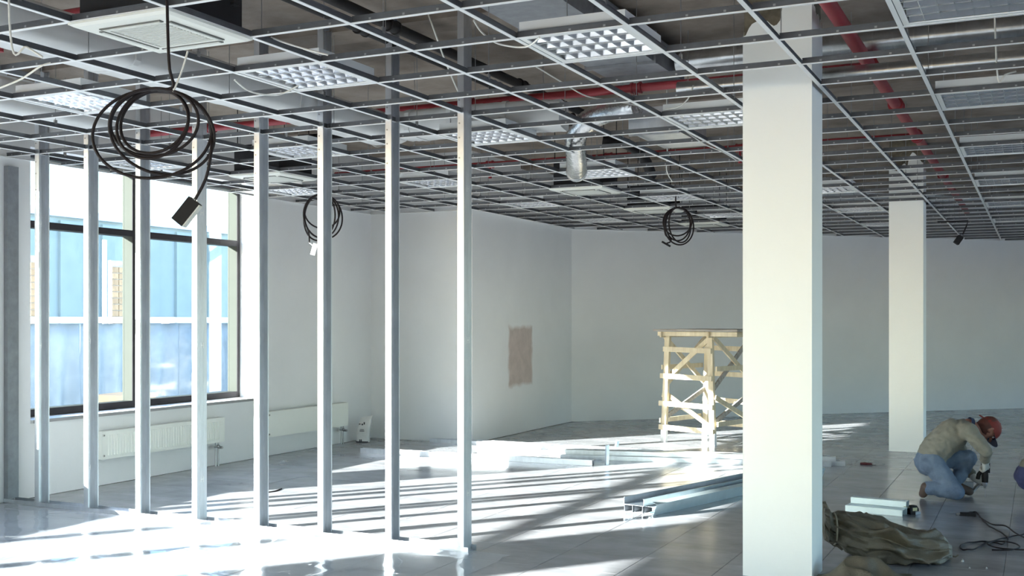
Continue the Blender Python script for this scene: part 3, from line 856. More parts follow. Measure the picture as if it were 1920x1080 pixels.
# ------------------------------------------------------------------ radiators
def radiator(label, y0, y1, z0, z1, fluted):
    root = thing('radiator', label, 'radiator', (XL+0.02, y0, z0))
    L = y1-y0; H = z1-z0
    m_ = MB()
    m_.box((0.02, 0, 0), (0.10, L, H))
    p = m_.build('panel', ['radiator'], root)
    if fluted:
        m_ = MB(); n = int(L/0.04)
        for k in range(n):
            y = 0.07 + (L-0.14)*(k+0.5)/n; w = (L-0.14)/n
            m_.prism([(-w*0.36,0),(-w*0.22,0.009),(w*0.22,0.009),(w*0.36,0)], (0.1,y,0.035), (0.1,y,H-0.035), (0,1,0), (1,0,0))
        m_.build('flutes', ['radiator'], root)
    m_ = MB(); m_.box((0.015,-0.004,0.0),(0.105,-0.0005,H)); 
    m_.build('side_cover', ['radiator'], root)
    m_ = MB(); m_.box((0.03,0.02,H),(0.09,L-0.02,H+0.004)); m_.build('top_grille', ['acgrille'], root)
    for z in (0.035, H-0.035):
        m_ = MB(); m_.tube([(0.1,0.022,z),(0.106,0.022,z)], 0.014, 12); pl = m_.build('plug', ['acgrille'], root)
        m_ = MB(); m_.tube([(0.106,0.022,z),(0.108,0.022,z)], 0.007, 8); m_.build('plug_socket', ['slot'], pl)
    for yy in (0.3, L-0.3):
        m_ = MB(); m_.box((-0.02,yy-0.02,0.05),(0.02,yy+0.02,H-0.05)); m_.build('bracket', ['acgrille'], root)
    m_ = MB()
    for yy in (L-0.10, L-0.055):
        m_.tube([(0.06,yy,0.0),(0.06,yy,-z0)], 0.009, 8)
    m_.build('supply_pipes', ['rod'], root)
    m_ = MB(); m_.ball((0.06,L-0.055,-0.05), 0.022, 0, 10, 6).tube([(0.06,L-0.12,-0.05),(0.06,L-0.04,-0.05)], 0.013, 8).tube([(0.06,L-0.055,-0.06),(0.115,L-0.055,-0.06)], 0.015, 8); m_.build('valve', ['rod'], root)
    return root
radiator('white fluted panel radiator under the window', 7.93, 9.70, 0.265, 0.53, True)
radiator('white flat fronted radiator right of the window near the corner', 10.46, 12.12, 0.235, 0.53, False)

# small paper bag by the corner
root = thing('cement_bag', 'small white paper bag with dark print standing by the radiator', 'bag', (-8.01, 12.36, 0), 0.35)
m_ = MB(); vs = []; n = 24; rows = 16
for j in range(rows+1):
    v = j/rows
    wx = 0.085*(1-0.05*v) ; wy = 0.055*(1-0.75*max(0, (v-0.55)/0.45))
    for k in range(n):
        a = 2*PI*k/n; ca, sa = math.cos(a), math.sin(a)
        q = 1+0.08*noise.noise(Vector((ca*2, sa*2, v*5)))
        lean = 0.05*v*v
        vs.append((wx*math.copysign(abs(ca)**0.45, ca)*q + lean, wy*math.copysign(abs(sa)**0.45, sa)*q, 0.001+0.33*v + (0.02*ca if v > .8 else 0)))
m_.add(vs, [(j*n+k, j*n+(k+1)%n, (j+1)*n+(k+1)%n, (j+1)*n+k) for j in range(rows) for k in range(n)], 0, True)
m_.add(vs[-n:], [tuple(range(n))]); m_.add(vs[:n], [tuple(range(n))[::-1]])
m_.build('paper_sack', ['bag'], root)
m_ = MB()
for (x, z, w, h) in ((-0.03,0.025,0.012,0.03),(-0.01,0.025,0.012,0.03),(0.0,0.15,0.06,0.008),(0.0,0.17,0.05,0.006),(0.005,0.235,0.018,0.02),(0.03,0.25,0.014,0.03),(-0.03,0.24,0.02,0.012)):
    m_.box((x-w/2,-0.0625,z-h/2),(x+w/2,-0.054,z+h/2))
m_.build('printed_marks', ['print'], root)
m_ = MB(); m_.box((-0.08,-0.057,0.0008),(0.08,-0.05,0.014)); m_.build('dark_base_strip', ['print'], root)  # dark strip along the foot of the bag

# ------------------------------------------------------------------ wooden trestle
tr_loc = Vector((-3.94, 14.42, 0)); tr_ang = math.atan2(-0.22, 0.72)
tr = thing('wooden_trestle', 'rough pine work trestle with plank platform and ladder rungs', 'trestle', tr_loc, tr_ang)
W2, D2, TZ = 0.375, 0.5, 1.44
def tb(nm, a, b, w, h, mn='wood', up=(0,0,1)):
    m_ = MB(); m_.bar(a, b, w, h, 0, up); return m_.build(nm, [mn], tr)
def leg_pt(sx, sy, z):
    k = z/TZ
    return Vector((sx*(W2-0.055*k), sy*(D2-0.02*k), z))
for sx in (-1, 1):
    for sy in (-1, 1):
        l = tb('leg', leg_pt(sx,sy,0.0008), leg_pt(sx,sy,TZ), 0.075, 0.045, 'wood', (0,1,0))
        m_ = MB(); m_.bar(leg_pt(sx,sy,0.0008), leg_pt(sx,sy,0.16), 0.079, 0.049, 0, (0,1,0)); m_.build('white_foot', ['plainwhite'], l)  # leg ends whitened to carry the sunlight on them
for sy in (-1, 1):
    for z, e in ((0.19,0.03),(0.50,0.045),(0.86,0.04),(1.21,0.01)):
        a = leg_pt(-1,sy,z); b = leg_pt(1,sy,z); off = Vector((0, sy*0.036, 0))
        tb('rung', a+off+Vector((-e-0.03,0,0.01)), b+off+Vector((0.03,0,-0.005)), 0.024, 0.065)
for sx in (-1, 1):
    off = Vector((sx*0.05,0,0))
    tb('brace', leg_pt(sx,-1,1.38)+off, leg_pt(sx,1,0.75)+off, 0.022, 0.06, 'wood')
    tb('brace', leg_pt(sx,1,1.38)+off*0.5, leg_pt(sx,-1,0.72)+off*0.5, 0.022, 0.06, 'wood_grey' if sx > 0 else 'wood')
    tb('brace', leg_pt(sx,-1,0.62)+off, leg_pt(sx,1,0.22)+off, 0.022, 0.06, 'wood')
    tb('brace', leg_pt(sx,1,0.66)+off*0.5, leg_pt(sx,-1,0.30)+off*0.5, 0.022, 0.06, 'wood_grey')
    for z in (0.28, 0.98): tb('side_rail', leg_pt(sx,-1,z)+off*1.5, leg_pt(sx,1,z)+off*1.5, 0.022, 0.06)
    tb('top_rail', Vector((sx*0.32,-0.60,TZ-0.03))+off*0.8, Vector((sx*0.32,0.60,TZ-0.03))+off*0.8, 0.025, 0.07)
tb('brace', leg_pt(1,-1,1.40)+Vector((0,0.05,0)), leg_pt(-1,-1,0.86)+Vector((0,0.05,0)), 0.022, 0.06)
tb('brace', leg_pt(-1,-1,0.62)+Vector((0,0.05,0)), leg_pt(1,-1,0.20)+Vector((0,0.05,0)), 0.022, 0.055)
tb('front_rail', Vector((-0.43,-0.55,TZ-0.02)), Vector((0.76,-0.55,TZ-0.02)), 0.028, 0.055)
for k in range(7):
    y = -0.56 + k*0.17
    tb('plank', Vector((-0.44+random.uniform(-.02,.03), y, TZ+0.028)), Vector((0.79+random.uniform(-.04,.04), y, TZ+0.028)), 0.15, 0.026, 'wood_grey')

# ------------------------------------------------------------------ loose steel profiles on the floor
def channel(label, a, b, w, h, tilt=0.0, cat='steel profile', mname='galv', group=None, openup=True, zoff=0.001):
    """U channel; open side up (or down)"""
    a = Vector(a); b = Vector(b); dv = (b-a); L = dv.length
    t = 0.0018
    pr = [(-w/2,0),(w/2,0),(w/2,h),(w/2-0.008,h),(w/2-0.008,h-t),(w/2-t,h-t),(w/2-t,t),(-w/2+t,t),(-w/2+t,h-t),(-w/2+0.008,h-t),(-w/2+0.008,h),(-w/2,h)]
    if not openup: pr = [(-x, h-y) for x, y in pr]
    m_ = MB(); n = len(pr)
    if tilt:
        ct, st = math.cos(tilt), math.sin(tilt)
        pr = [(x*ct - y*st, x*st + y*ct) for x, y in pr]
        mn = min(y for x, y in pr); pr = [(x, y-mn) for x, y in pr]
    vs = [(0, x, y) for x, y in pr] + [(L, x, y) for x, y in pr]
    fs = [(i,(i+1)%n,n+(i+1)%n,n+i) for i in range(n)]
    for bs in (0, n):
        for q in ((0,1,6,7),(1,2,5,6),(2,3,4,5),(7,8,11,0),(8,9,10,11)): fs.append(tuple(bs+k for k in q))
    m_.add(vs, fs)
    ang = math.atan2(dv.y, dv.x); pitch = -math.asin(dv.z/L)
    o = m_.build('steel_channel', [mname], None, (a.x, a.y, a.z+zoff), (0, pitch, ang)); tag(o, label, cat, group); return o
# stack in front of the pillar
dv = Vector((0.285, 0.958, 0)); sv = Vector((0.958, -0.285, 0)); base = on_floor(1170, 958)
for k, lb in enumerate(('leftmost', 'middle', 'rightmost')):
    a = base + sv*(0.045+0.087*k) + dv*0.02*k
    channel('%s steel channel in the bottom row of the stack before the pillar' % lb, a, a+dv*3.0, 0.083, 0.055, 0, group='stacked channels', mname='galv_stack', openup=False)
a = base + sv*0.10 + Vector((0,0,0.0575)); channel('upside tray steel channel lying on top of the stack before the pillar', a, a+dv*3.0, 0.20, 0.06, 0, group='stacked channels', mname='galv_stack')
a = base + sv*0.335 - dv*0.03; channel('tilted steel channel leaning on the right of the stack before the pillar', a, a+dv*3.0, 0.10, 0.05, -1.22, group='stacked channels', mname='galv_light')  # pale blue colour stands in for the sky it reflects
# long stud lying behind the partition
channel('single long steel stud lying on the floor behind the last studs', on_floor(678, 849), on_floor(1112, 873), 0.06, 0.06, group='lying studs')
# pile under the trestle
pa = on_floor(1052, 860); pb = on_floor(1392, 870); dd = (pb-pa).normalized(); ss = Vector((-dd.y, dd.x, 0))
for k, (off, z, lb) in enumerate(((0,0,'front bottom'),(0.10,0,'middle bottom'),(0.20,0,'back bottom'),(0.05,0.052,'front upper'),(0.16,0.052,'back upper'))):
    a = pa + ss*off + dd*(0.05*((k*3)%4)); a.z = z
    channel('%s steel stud of the pile before the wooden trestle' % lb, a, a+dd*3.0, 0.085, 0.05, group='pile of studs', openup=(k % 2 == 0))
pa = on_floor(808, 829); pb = on_floor(1045, 843); dd = (pb-pa).normalized(); ss = Vector((-dd.y, dd.x, 0))
for k, (off, lb) in enumerate(((0,'nearer'),(0.11,'farther'))):
    a = pa + ss*off + dd*(0.25*k); channel('%s of two steel studs lying by the foot of the recess wall' % lb, a, a+dd*2.9, 0.07, 0.05, group='studs by the wall')
pa = on_floor(940, 848); pb = on_floor(1080, 838); dd = (pb-pa).normalized()
for k, (px, py, h, lean) in enumerate(((1139,872,0.22,0.01),(1156,845,0.12,0.03))):
    p = on_floor(px, py); m_ = MB(); m_.prism([(-0.02,0),(0.02,0),(0.02,0.025),(0.0185,0.025),(0.0185,0.0015),(-0.0185,0.0015),(-0.0185,0.025),(-0.02,0.025)], (0,0,0.001), (lean,0,h), (1,0,0), (0,1,0), caps=False)
    o = m_.build('steel_offcut', ['galv'], None, p, (0,0,1.1)); tag(o, ['taller upright steel offcut standing by the pile of studs', 'shorter upright steel offcut standing by the pile of studs'][k], 'steel offcut')
# short lengths behind the sack
pa = on_floor(1588, 957); pb = on_floor(1695, 967); dd = (pb-pa).normalized(); ss = Vector((-dd.y, dd.x, 0)); Ls = (pb-pa).length
channel('front short steel channel behind the olive sack', pa, pa+dd*Ls, 0.10, 0.05, group='short channels', mname='galv_light', openup=False)
channel('back short steel channel behind the olive sack', pa+ss*0.11, pa+ss*0.11+dd*Ls*1.02, 0.10, 0.05, group='short channels', mname='galv_light', openup=False)
a = pa+ss*0.115+Vector((0.01,0,0.053)); channel('upper short steel channel resting behind the olive sack', a, a+dd*Ls*0.98, 0.09, 0.05, group='short channels', mname='galv_light', openup=False)

# ------------------------------------------------------------------ hanging cable coils
def coil(label, anchor_px, anchor_top, ctr, rx, rz, d, loops, wr, tail=None, turn=1, last=24, seed=1, lo=0.80, name='cable_coil'):
    rnd = random.Random(seed)
    o0 = in_air(ctr[0], ctr[1], d)
    root = thing(name, label, 'cable coil', o0, YAW)
    k = d/F_PX
    def L(px, py, dy=0): return Vector(((px-ctr[0])*k, dy, (ctr[1]-py)*k))
    m_ = MB(); pts = []
    top = L(*anchor_px)
    pts += [L(*p) for p in anchor_top]
    for n in range(loops):
        ox = rnd.uniform(-.16,.16)*rx; sx = rnd.uniform(lo,1.05); sz = rnd.uniform(lo,1.05)
        if n == 1: sx, sz = 1.08, 1.0
        if n == loops-1: sx, sz, ox = 0.98, 1.0, 0
        for t in range(last if n == loops-1 else 24):
            a = PI/2 + 2*PI*(t/24) * turn
            x = math.cos(a)*rx*sx*k + ox*k*(1-math.sin(a))*0.7; z = math.sin(a)*rz*sz*k + (rz*(1-sz)*k)
            pts.append(Vector((x, 0.022*math.sin(a*1.0+n*1.3) + 0.008*n, z)))
    if tail: pts += [L(*p) for p in tail]
    m_.tube(catmull(pts, 3), wr, 8); m_.build('cable', ['cable'], root)
    return root, L, k
r1, L1, k1 = coil('big loose coil of black cable hanging near the window with a small black box', (318, 165), [(312,-140),(313,-20),(315,70),(318,130),(325,163)], (292, 250), 100, 84, 4.36, 6, 0.0062, [(396,285),(386,335),(364,377)], turn=-1, last=7, seed=4, lo=0.62)
m_ = MB(); c0 = L1(350, 397); dirv = Vector((-0.62, 0, -0.78)); per = Vector((0.78, 0, -0.62))
m_.add([c0 + dirv*a*0.055 + per*b*0.026 + Vector((0,c*0.022,0)) for a in (-1,1) for b in (-1,1) for c in (-1,1)], [(0,1,3,2),(4,6,7,5),(0,4,5,1),(2,3,7,6),(0,2,6,4),(1,5,7,3)])
bxo = m_.build('junction_box', ['black'], r1)
m_ = MB(); c1 = c0 + per*0.029
m_.add([c1 + dirv*a*0.053 + per*b*0.0025 + Vector((0,c*0.021,0)) for a in (-1,1) for b in (-1,1) for c in (-1,1)], [(0,1,3,2),(4,6,7,5),(0,4,5,1),(2,3,7,6),(0,2,6,4),(1,5,7,3)])
m_.build('box_lid', ['acgrille'], bxo)
m_ = MB(); m_.tube(catmull([L1(352,96), L1(342,130), L1(330,160), L1(324,172)], 6), 0.004, 6); m_.build('tie_wire', ['wire'], r1)
m_ = MB(); m_.tube([L1(362,375), c0-dirv*0.055], 0.009, 8); m_.build('white_lead', ['wire'], r1)
r2, L2, k2 = coil('small coil of black cable hanging behind the middle steel stud', (603, 362), [(604,330),(604,350),(603,364)], (602, 406), 33, 42, 12.3, 5, 0.009, [(579,438),(580,455)], turn=1, last=8, seed=5, lo=0.72)
m_ = MB(); m_.tube([L2(580,455), L2(588,462)], 0.005, 6).bar(L2(592,456), L2(586,478), 0.02, 0.05); m_.build('white_connector', ['lwhite'], r2)
r3, L3, k3 = coil('small coil of black cable hanging above the wooden trestle', (1268, 388), [(1267,360),(1267,378),(1268,388)], (1272, 424), 26, 35, 13.0, 5, 0.009, [(1258,448),(1256,454),(1250,456)], turn=1, last=9, seed=8, lo=0.72)
m_ = MB(); m_.bar(L3(1241,453), L3(1257,462), 0.03, 0.02); m_.build('black_connector', ['black'], r3)
root = thing('hanging_junction_box', 'small black box dangling from a cable at the far right ceiling', 'junction box', in_air(1797,450,15.2), YAW); k = 15.2/F_PX
m_ = MB(); m_.tube([Vector(((px-1797)*k,0,(450-py)*k)) for px, py in ((1758,416),(1790,415),(1815,414),(1812,424),(1805,440))], 0.010, 6); m_.build('cable', ['cable'], root)
m_ = MB(); m_.box((-0.035,-0.03,-0.06),(0.035,0.03,0.06), 0, Matrix.Rotation(math.radians(35),4,'Y')); m_.build('box', ['black'], root)

# ------------------------------------------------------------------ people
def capsule_blob(parts, voxel, name, mname, parent, smooth=6, disp=0.0, loc=None):
    """one continuous surface grown from tapered limbs: parts = [(p, q, r0, r1, squash)]"""
    bm = bmesh.new()
    for (p, q, r0, r1) in parts:
        p = Vector(p); q = Vector(q); dv = q-p; L = dv.length
        n = 14
        if L < 1e-6: dv = Vector((0,0,1)); L = 1e-6
        else: dv = dv/L
        u = dv.orthogonal().normalized(); w = dv.cross(u)
        rings = []
        prof = [(-r0*math.cos(a), r0*math.sin(a)) for a in (0.35, 0.8, 1.2, PI/2)] + [(L + r1*math.cos(a), r1*math.sin(a)) for a in (PI/2, 1.2, 0.8, 0.35)]
        for (s, r) in prof:
            rings.append([bm.verts.new(p + dv*s + (u*math.cos(2*PI*k/n) + w*math.sin(2*PI*k/n))*r) for k in range(n)])
        for a, b in zip(rings, rings[1:]):
            for k in range(n): bm.faces.new((a[k], a[(k+1)%n], b[(k+1)%n], b[k]))
        bm.faces.new(rings[0][::-1]); bm.faces.new(rings[-1])
    me = bpy.data.meshes.new(name); bm.to_mesh(me); bm.free()
    tmp = bpy.data.objects.new('tmp', me); COL.objects.link(tmp)
    rm = tmp.modifiers.new('r', 'REMESH'); rm.mode = 'VOXEL'; rm.voxel_size = voxel; rm.use_smooth_shade = True
    sm = tmp.modifiers.new('s', 'SMOOTH'); sm.iterations = smooth; sm.factor = 0.5
    dg = bpy.context.evaluated_depsgraph_get(); dg.update()
    me2 = bpy.data.meshes.new_from_object(tmp.evaluated_get(dg)); bpy.data.objects.remove(tmp); bpy.data.meshes.remove(me)
    me2.name = name
    if disp:
        no = [v.normal.copy() for v in me2.vertices]
        for v, nn in zip(me2.vertices, no):
            c = v.co
            n1 = noise.noise(Vector((c.x*9+c.z*6, c.y*9, c.z*11-c.x*7)))
            n2 = noise.noise(Vector((c.x*22, c.y*22+3, c.z*24+c.x*12)))
            v.co = c + nn*disp*(0.9*(0.35-abs(n1)) + 0.45*n2)
    me2.materials.clear(); me2.materials.append(M[mname])
    for p_ in me2.polygons: p_.use_smooth = True
    return obj(name, me2, parent, loc)

def chain(P, R): return [(P[i], P[i+1], R[i], R[i+1]) for i in range(len(P)-1)]
def hand(wrist, dirv, side, grip, r=0.0085):
    """palm and five curled fingers; dirv = wrist to knuckles, side = towards thumb, grip = curl direction"""
    d = Vector(dirv).normalized(); s = Vector(side); s = (s - d*s.dot(d)).normalized(); g = Vector(grip); g = (g - d*g.dot(d) - s*g.dot(s)).normalized()
    w = Vector(wrist); out = []
    for k in (-1.5, -0.5, 0.5, 1.5): out.append((w + s*(-k*0.006), w + d*0.075 + s*(-k*0.018), 0.018, 0.014))
    for k, L in ((-1.5, 0.9), (-0.5, 1.0), (0.5, 0.95), (1.5, 0.75)):
        a = w + d*0.078 + s*(-k*0.0195); b = a + (d*0.6+g*0.6)*0.038*L; c = b + (g*0.95-d*0.3)*0.028*L; e = c + (g*0.2-d*0.9)*0.020*L
        out += chain([a, b, c, e], [r*1.15, r*1.05, r*0.95, r*0.85])
    a = w + d*0.025 + s*0.026; b = a + (s*0.6+d*0.6+g*0.25)*0.038; c = b + (d*0.7+g*0.6-s*0.2)*0.030
    out += chain([a, b, c], [r*1.5, r*1.2, r*0.95])
    return out

def worker(name, label, loc, J, cols, hands=True, facing=None):
    root = thing(name, label, 'person', loc, YAW)
    V = {k: Vector(v) for k, v in J.items()}
    # body
    body = []
    body += chain([V['pelvis'], V['spine'], V['chest'], V['neck']], [0.105, 0.10, 0.115, 0.06])
    for s in ('n', 'f'):
        body += chain([V['hip_'+s], V['knee_'+s], V['ankle_'+s]], [0.078, 0.05, 0.035])
        body += chain([V['ankle_'+s], V['toe_'+s]], [0.03, 0.022])
        body += [(V['chest']*0.5+V['neck']*0.5, V['sho_'+s], 0.06, 0.05)]
        body += chain([V['sho_'+s], V['elb_'+s], V['wri_'+s]], [0.046, 0.036, 0.026])
    body += [(V['neck'], V['head']-V['up']*0.05, 0.056, 0.052)]
    H, U, Fd = V['head'], V['up'].normalized(), V['face'].normalized(); Sd = U.cross(Fd)
    body += [(H - Fd*0.015, H + U*0.035 - Fd*0.012, 0.088, 0.086), (H + Fd*0.015 - U*0.045, H - U*0.085 + Fd*0.045, 0.062, 0.034),
             (H + Fd*0.07 + U*0.01, H + Fd*0.098 - U*0.022, 0.010, 0.015),
             (H + Fd*0.078 - U*0.058 - Sd*0.018, H + Fd*0.078 - U*0.058 + Sd*0.018, 0.012, 0.012)]
    for s in (-1, 1):
        body += [(H + Sd*s*0.083 - Fd*0.008 + U*0.016, H + Sd*s*0.086 - Fd*0.012 - U*0.022, 0.017, 0.011), (H + Fd*0.062 + U*0.022 + Sd*s*0.032, H + Fd*0.066 + U*0.026 + Sd*s*0.016, 0.016, 0.014)]
    if hands:
        for s in ('n', 'f'):
            body += hand(V['wri_'+s], V['hd_'+s], V['th_'+s], V['gr_'+s])
    b = capsule_blob(body, 0.0055, 'body', 'skin', root, 4)
    # eyes
    for s in (-1, 1):
        m_ = MB(); m_.ball(H + Fd*0.073 + U*0.008 + Sd*s*0.031, 0.011, 0, 10, 6); e = m_.build('eye', ['plainwhite'], root)
    # shirt
    sh = []
    sh += chain([V['pelvis']*0.62+V['spine']*0.38, V['spine'], V['chest'], V['chest']*0.35+V['neck']*0.65], [0.128, 0.135, 0.142, 0.085])
    for s in ('n', 'f'):
        sh += [(V['chest']*0.55+V['neck']*0.45, V['sho_'+s], 0.10, 0.078)]
        sh += chain([V['sho_'+s], V['elb_'+s], V['elb_'+s]*0.25+V['wri_'+s]*0.75], [0.072, 0.056, 0.046])
        sh += [(V['pelvis']*0.5+V['spine']*0.5, (V['hip_'+s]+V['spine'])*0.5, 0.11, 0.105)]
    capsule_blob(sh, 0.009, 'shirt', cols[0], root, 5, 0.016)
    m_ = MB(); nk = V['neck']; ax = (V['head']-V['neck']).normalized()
    m_.tube([nk + ax*0.0, nk + ax*0.035], [0.076, 0.070], 16, cap=False); m_.build('collar', [cols[4]], root)
    # trousers
    tr_ = []
    tr_ += [(V['pelvis'], V['pelvis']*0.5+V['spine']*0.5, 0.125, 0.122)]
    for s in ('n', 'f'):
        tr_ += [(V['pelvis'], V['hip_'+s], 0.115, 0.105)]
        tr_ += chain([V['hip_'+s], V['knee_'+s], V['knee_'+s]*0.12+V['ankle_'+s]*0.88], [0.100, 0.073, 0.062])
    capsule_blob(tr_, 0.009, 'trousers', cols[1], root, 5, 0.015)
    # boots
    for s in ('n', 'f'):
        a, t = V['ankle_'+s], V['toe_'+s]; dv = (t-a).normalized()
        sole = V.get('sole_'+s, Vector((0,0,-1)))
        bt = chain([a*0.9+V['knee_'+s]*0.1, a, a*0.45+t*0.55, t], [0.050, 0.050, 0.043, 0.038]) + [(a + sole*0.022 - dv*0.02, t + sole*0.004, 0.030, 0.030)]
        capsule_blob(bt, 0.008, 'boot', cols[2], root, 3)
    # cap and hair
    hb = [(H - Fd*0.025 + U*0.0, H - Fd*0.03 + U*0.03, 0.092, 0.090), (H - Fd*0.05 - U*0.045, H - Fd*0.045, 0.055, 0.07)]
    capsule_blob(hb, 0.007, 'hair', 'hair', root, 3)
    m_ = MB(); vs = []; n = 24; rows = 9; Rr = 0.104
    for j in range(rows+1):
        t = (j/rows)*PI*0.53
        for k in range(n):
            a = 2*PI*k/n
            vs.append(H + U*(0.022 + Rr*0.98*math.cos(t)) + (Fd*math.cos(a)*1.06 + Sd*math.sin(a)*0.93)*Rr*math.sin(t) - Fd*0.008)
    m_.add(vs, [(j*n+k, j*n+(k+1)%n, (j+1)*n+(k+1)%n, (j+1)*n+k) for j in range(rows) for k in range(n)], 0, True)
    cp = m_.build('cap', [cols[3]], root)
    vs = []; rows = 6
    for j in range(rows+1):
        v = j/rows
        for k in range(13):
            a = -1.05 + 2.1*k/12
            rad = Rr*1.04 + 0.070*v*math.cos(a)**0.6 if math.cos(a) > 0 else Rr
            vs.append(H + U*(0.020 - 0.016*v - 0.02*math.sin(a)**2) + Fd*(math.cos(a)*rad - 0.008) + Sd*math.sin(a)*rad*0.92)
    for thk in (0.0,):
        m_ = MB(); m_.add(vs, [(j*13+k, j*13+k+1, (j+1)*13+k+1, (j+1)*13+k) for j in range(rows) for k in range(12)], 0, True)
        vis = m_.build('visor', ['navyvisor'], cp); so = vis.modifiers.new('thick', 'SOLIDIFY'); so.thickness = 0.005
    m_ = MB(); m_.bar(H - Fd*0.10 + U*0.02, H - Fd*0.150 - U*0.012, 0.03, 0.010); m_.build('cap_strap', [cols[3]], cp)
    m_ = MB(); m_.ball(H + U*0.126 - Fd*0.008, 0.008, 0, 8, 5); m_.build('cap_button', [cols[3]], cp)
    if hands:
        for s in ('n', 'f'):
            gl = [(p, q, r0+0.0028, r1+0.0028) for (p, q, r0, r1) in hand(V['wri_'+s], V['hd_'+s], V['th_'+s], V['gr_'+s])]
            gl += [(V['wri_'+s] - (V['wri_'+s]-V['elb_'+s]).normalized()*0.045, V['wri_'+s], 0.034, 0.031)]
            capsule_blob(gl, 0.0045, 'glove', cols[5], root, 2)
    return root, V
S = 0.00485
def m2(px, py, y): return ((px-1790)*S, y, (930-py)*S)
J = dict(pelvis=m2(1741,866,0), spine=m2(1755,842,0), chest=m2(1786,814,0), neck=m2(1815,797,0), head=m2(1851,806,-0.01), up=(0.92,0,0.39), face=(0.39,-0.06,-0.92),
         hip_n=m2(1741,868,-0.10), knee_n=(-0.085,-0.24,0.076), ankle_n=(-0.315,-0.15,0.10), toe_n=(-0.335,-0.13,0.04), sole_n=(-0.5,0,0),
         hip_f=m2(1746,866,0.09), knee_f=m2(1828,862,0.13), ankle_f=(0.0,0.03,0.095), toe_f=(0.135,0.0,0.042),
         sho_n=m2(1804,806,-0.165), elb_n=m2(1824,838,-0.27), wri_n=m2(1834,862,-0.14),
         sho_f=m2(1806,808,0.16), elb_f=m2(1820,868,0.22), wri_f=m2(1832,898,0.07),
         hd_n=(0.30,0.35,-0.85), th_n=(0.5,0.2,0.4), gr_n=(0.5,0.75,-0.1), hd_f=(0.75,-0.45,-0.35), th_f=(0.3,0.3,0.9), gr_f=(0.4,-0.8,-0.4))
wp = on_floor(1790, 930)
man, V = worker('person', 'kneeling worker in khaki shirt, blue jeans and red cap drilling into the floor', wp, J, ('shirt', 'jeans', 'boot', 'cap', 'navyvisor', 'glove'))
# second worker, mostly outside the frame on the right
J2 = {k: Vector(v) for k, v in J.items()}
J2.update(pelvis=Vector((0.11,0,0.20)), spine=Vector((0.20,0,0.36)), chest=Vector((0.36,0,0.52)), neck=Vector((0.50,0,0.60)), head=Vector((0.64,0,0.62)), up=Vector((0.6,0,0.8)), face=Vector((0.8,0,-0.6)),
   hip_n=Vector((0.12,-0.10,0.21)), knee_n=Vector((0.52,-0.17,0.40)), ankle_n=Vector((0.25,-0.14,0.10)), toe_n=Vector((0.41,-0.16,0.042)), sole_n=Vector((0,0,-1)),
   hip_f=Vector((0.12,0.10,0.21)), knee_f=Vector((0.52,0.17,0.40)), ankle_f=Vector((0.25,0.14,0.10)), toe_f=Vector((0.41,0.16,0.042)),
   sho_n=Vector((0.44,-0.17,0.54)), elb_n=Vector((0.62,-0.24,0.38)), wri_n=Vector((0.80,-0.10,0.28)), sho_f=Vector((0.44,0.17,0.54)), elb_f=Vector((0.62,0.24,0.38)), wri_f=Vector((0.80,0.10,0.28)),
   hd_n=Vector((0.8,0.3,-0.4)), th_n=Vector((0,0.6,0.6)), gr_n=Vector((0,0.2,-0.9)), hd_f=Vector((0.8,-0.3,-0.4)), th_f=Vector((0,-0.6,0.6)), gr_f=Vector((0,-0.2,-0.9)))
worker('person', 'second worker squatting at the right edge, only navy trousers in view', on_floor(1909, 938), J2, ('shirt', 'navy', 'boot', 'cap', 'navyvisor', 'glove'))

# cordless drill in the near hand
dp = Vector((wp.x, wp.y, 0))
root = thing('cordless_drill', 'black cordless drill held upright by the kneeling worker', 'drill', dp, YAW)
gx_, gy_ = 0.245, -0.075
m_ = MB(); m_.box((gx_-0.024,gy_-0.034,0.225),(gx_+0.03,gy_+0.034,0.315)); bt = m_.build('battery_pack', ['black'], root)
m_ = MB(); m_.box((gx_-0.010,gy_-0.0365,0.255),(gx_+0.018,gy_-0.034,0.295)); m_.build('battery_label', ['tee_white'], bt)
m_ = MB(); m_.tube([(gx_,gy_,0.235),(gx_,gy_,0.19),(gx_-0.002,gy_,0.135)], [0.026,0.029,0.027], 14); m_.build('motor_body', ['black'], root)
m_ = MB(); m_.tube([(gx_-0.02,gy_+0.02,0.24),(gx_-0.045,gy_+0.035,0.20),(gx_-0.05,gy_+0.04,0.16)], 0.018, 10); m_.build('grip', ['black'], root)
m_ = MB(); m_.tube([(gx_-0.002,gy_,0.135),(gx_-0.002,gy_,0.118),(gx_-0.002,gy_,0.085)], [0.022,0.02,0.009], 14); m_.build('chuck', ['galv'], root)
m_ = MB(); m_.tube([(gx_-0.002,gy_,0.09),(gx_-0.002,gy_,0.002)], 0.003, 6); m_.build('drill_bit', ['rod'], root)
# metal bracket he holds
root = thing('metal_bracket', 'grey folded metal bracket held to the floor by the worker', 'bracket', dp, YAW)
m_ = MB(); m_.bar((0.155,0.03,0.013),(0.235,0.03,0.105), 0.05, 0.016); m_.build('slanted_plate', ['galv_dark'], root)
m_ = MB(); m_.box((0.09,0.045,0.06),(0.19,0.10,0.118)); m_.build('upright_plate', ['galv_dark'], root)
m_ = MB(); m_.box((0.09,0.045,0.001),(0.105,0.10,0.06)); m_.build('foot_plate', ['galv_dark'], root)

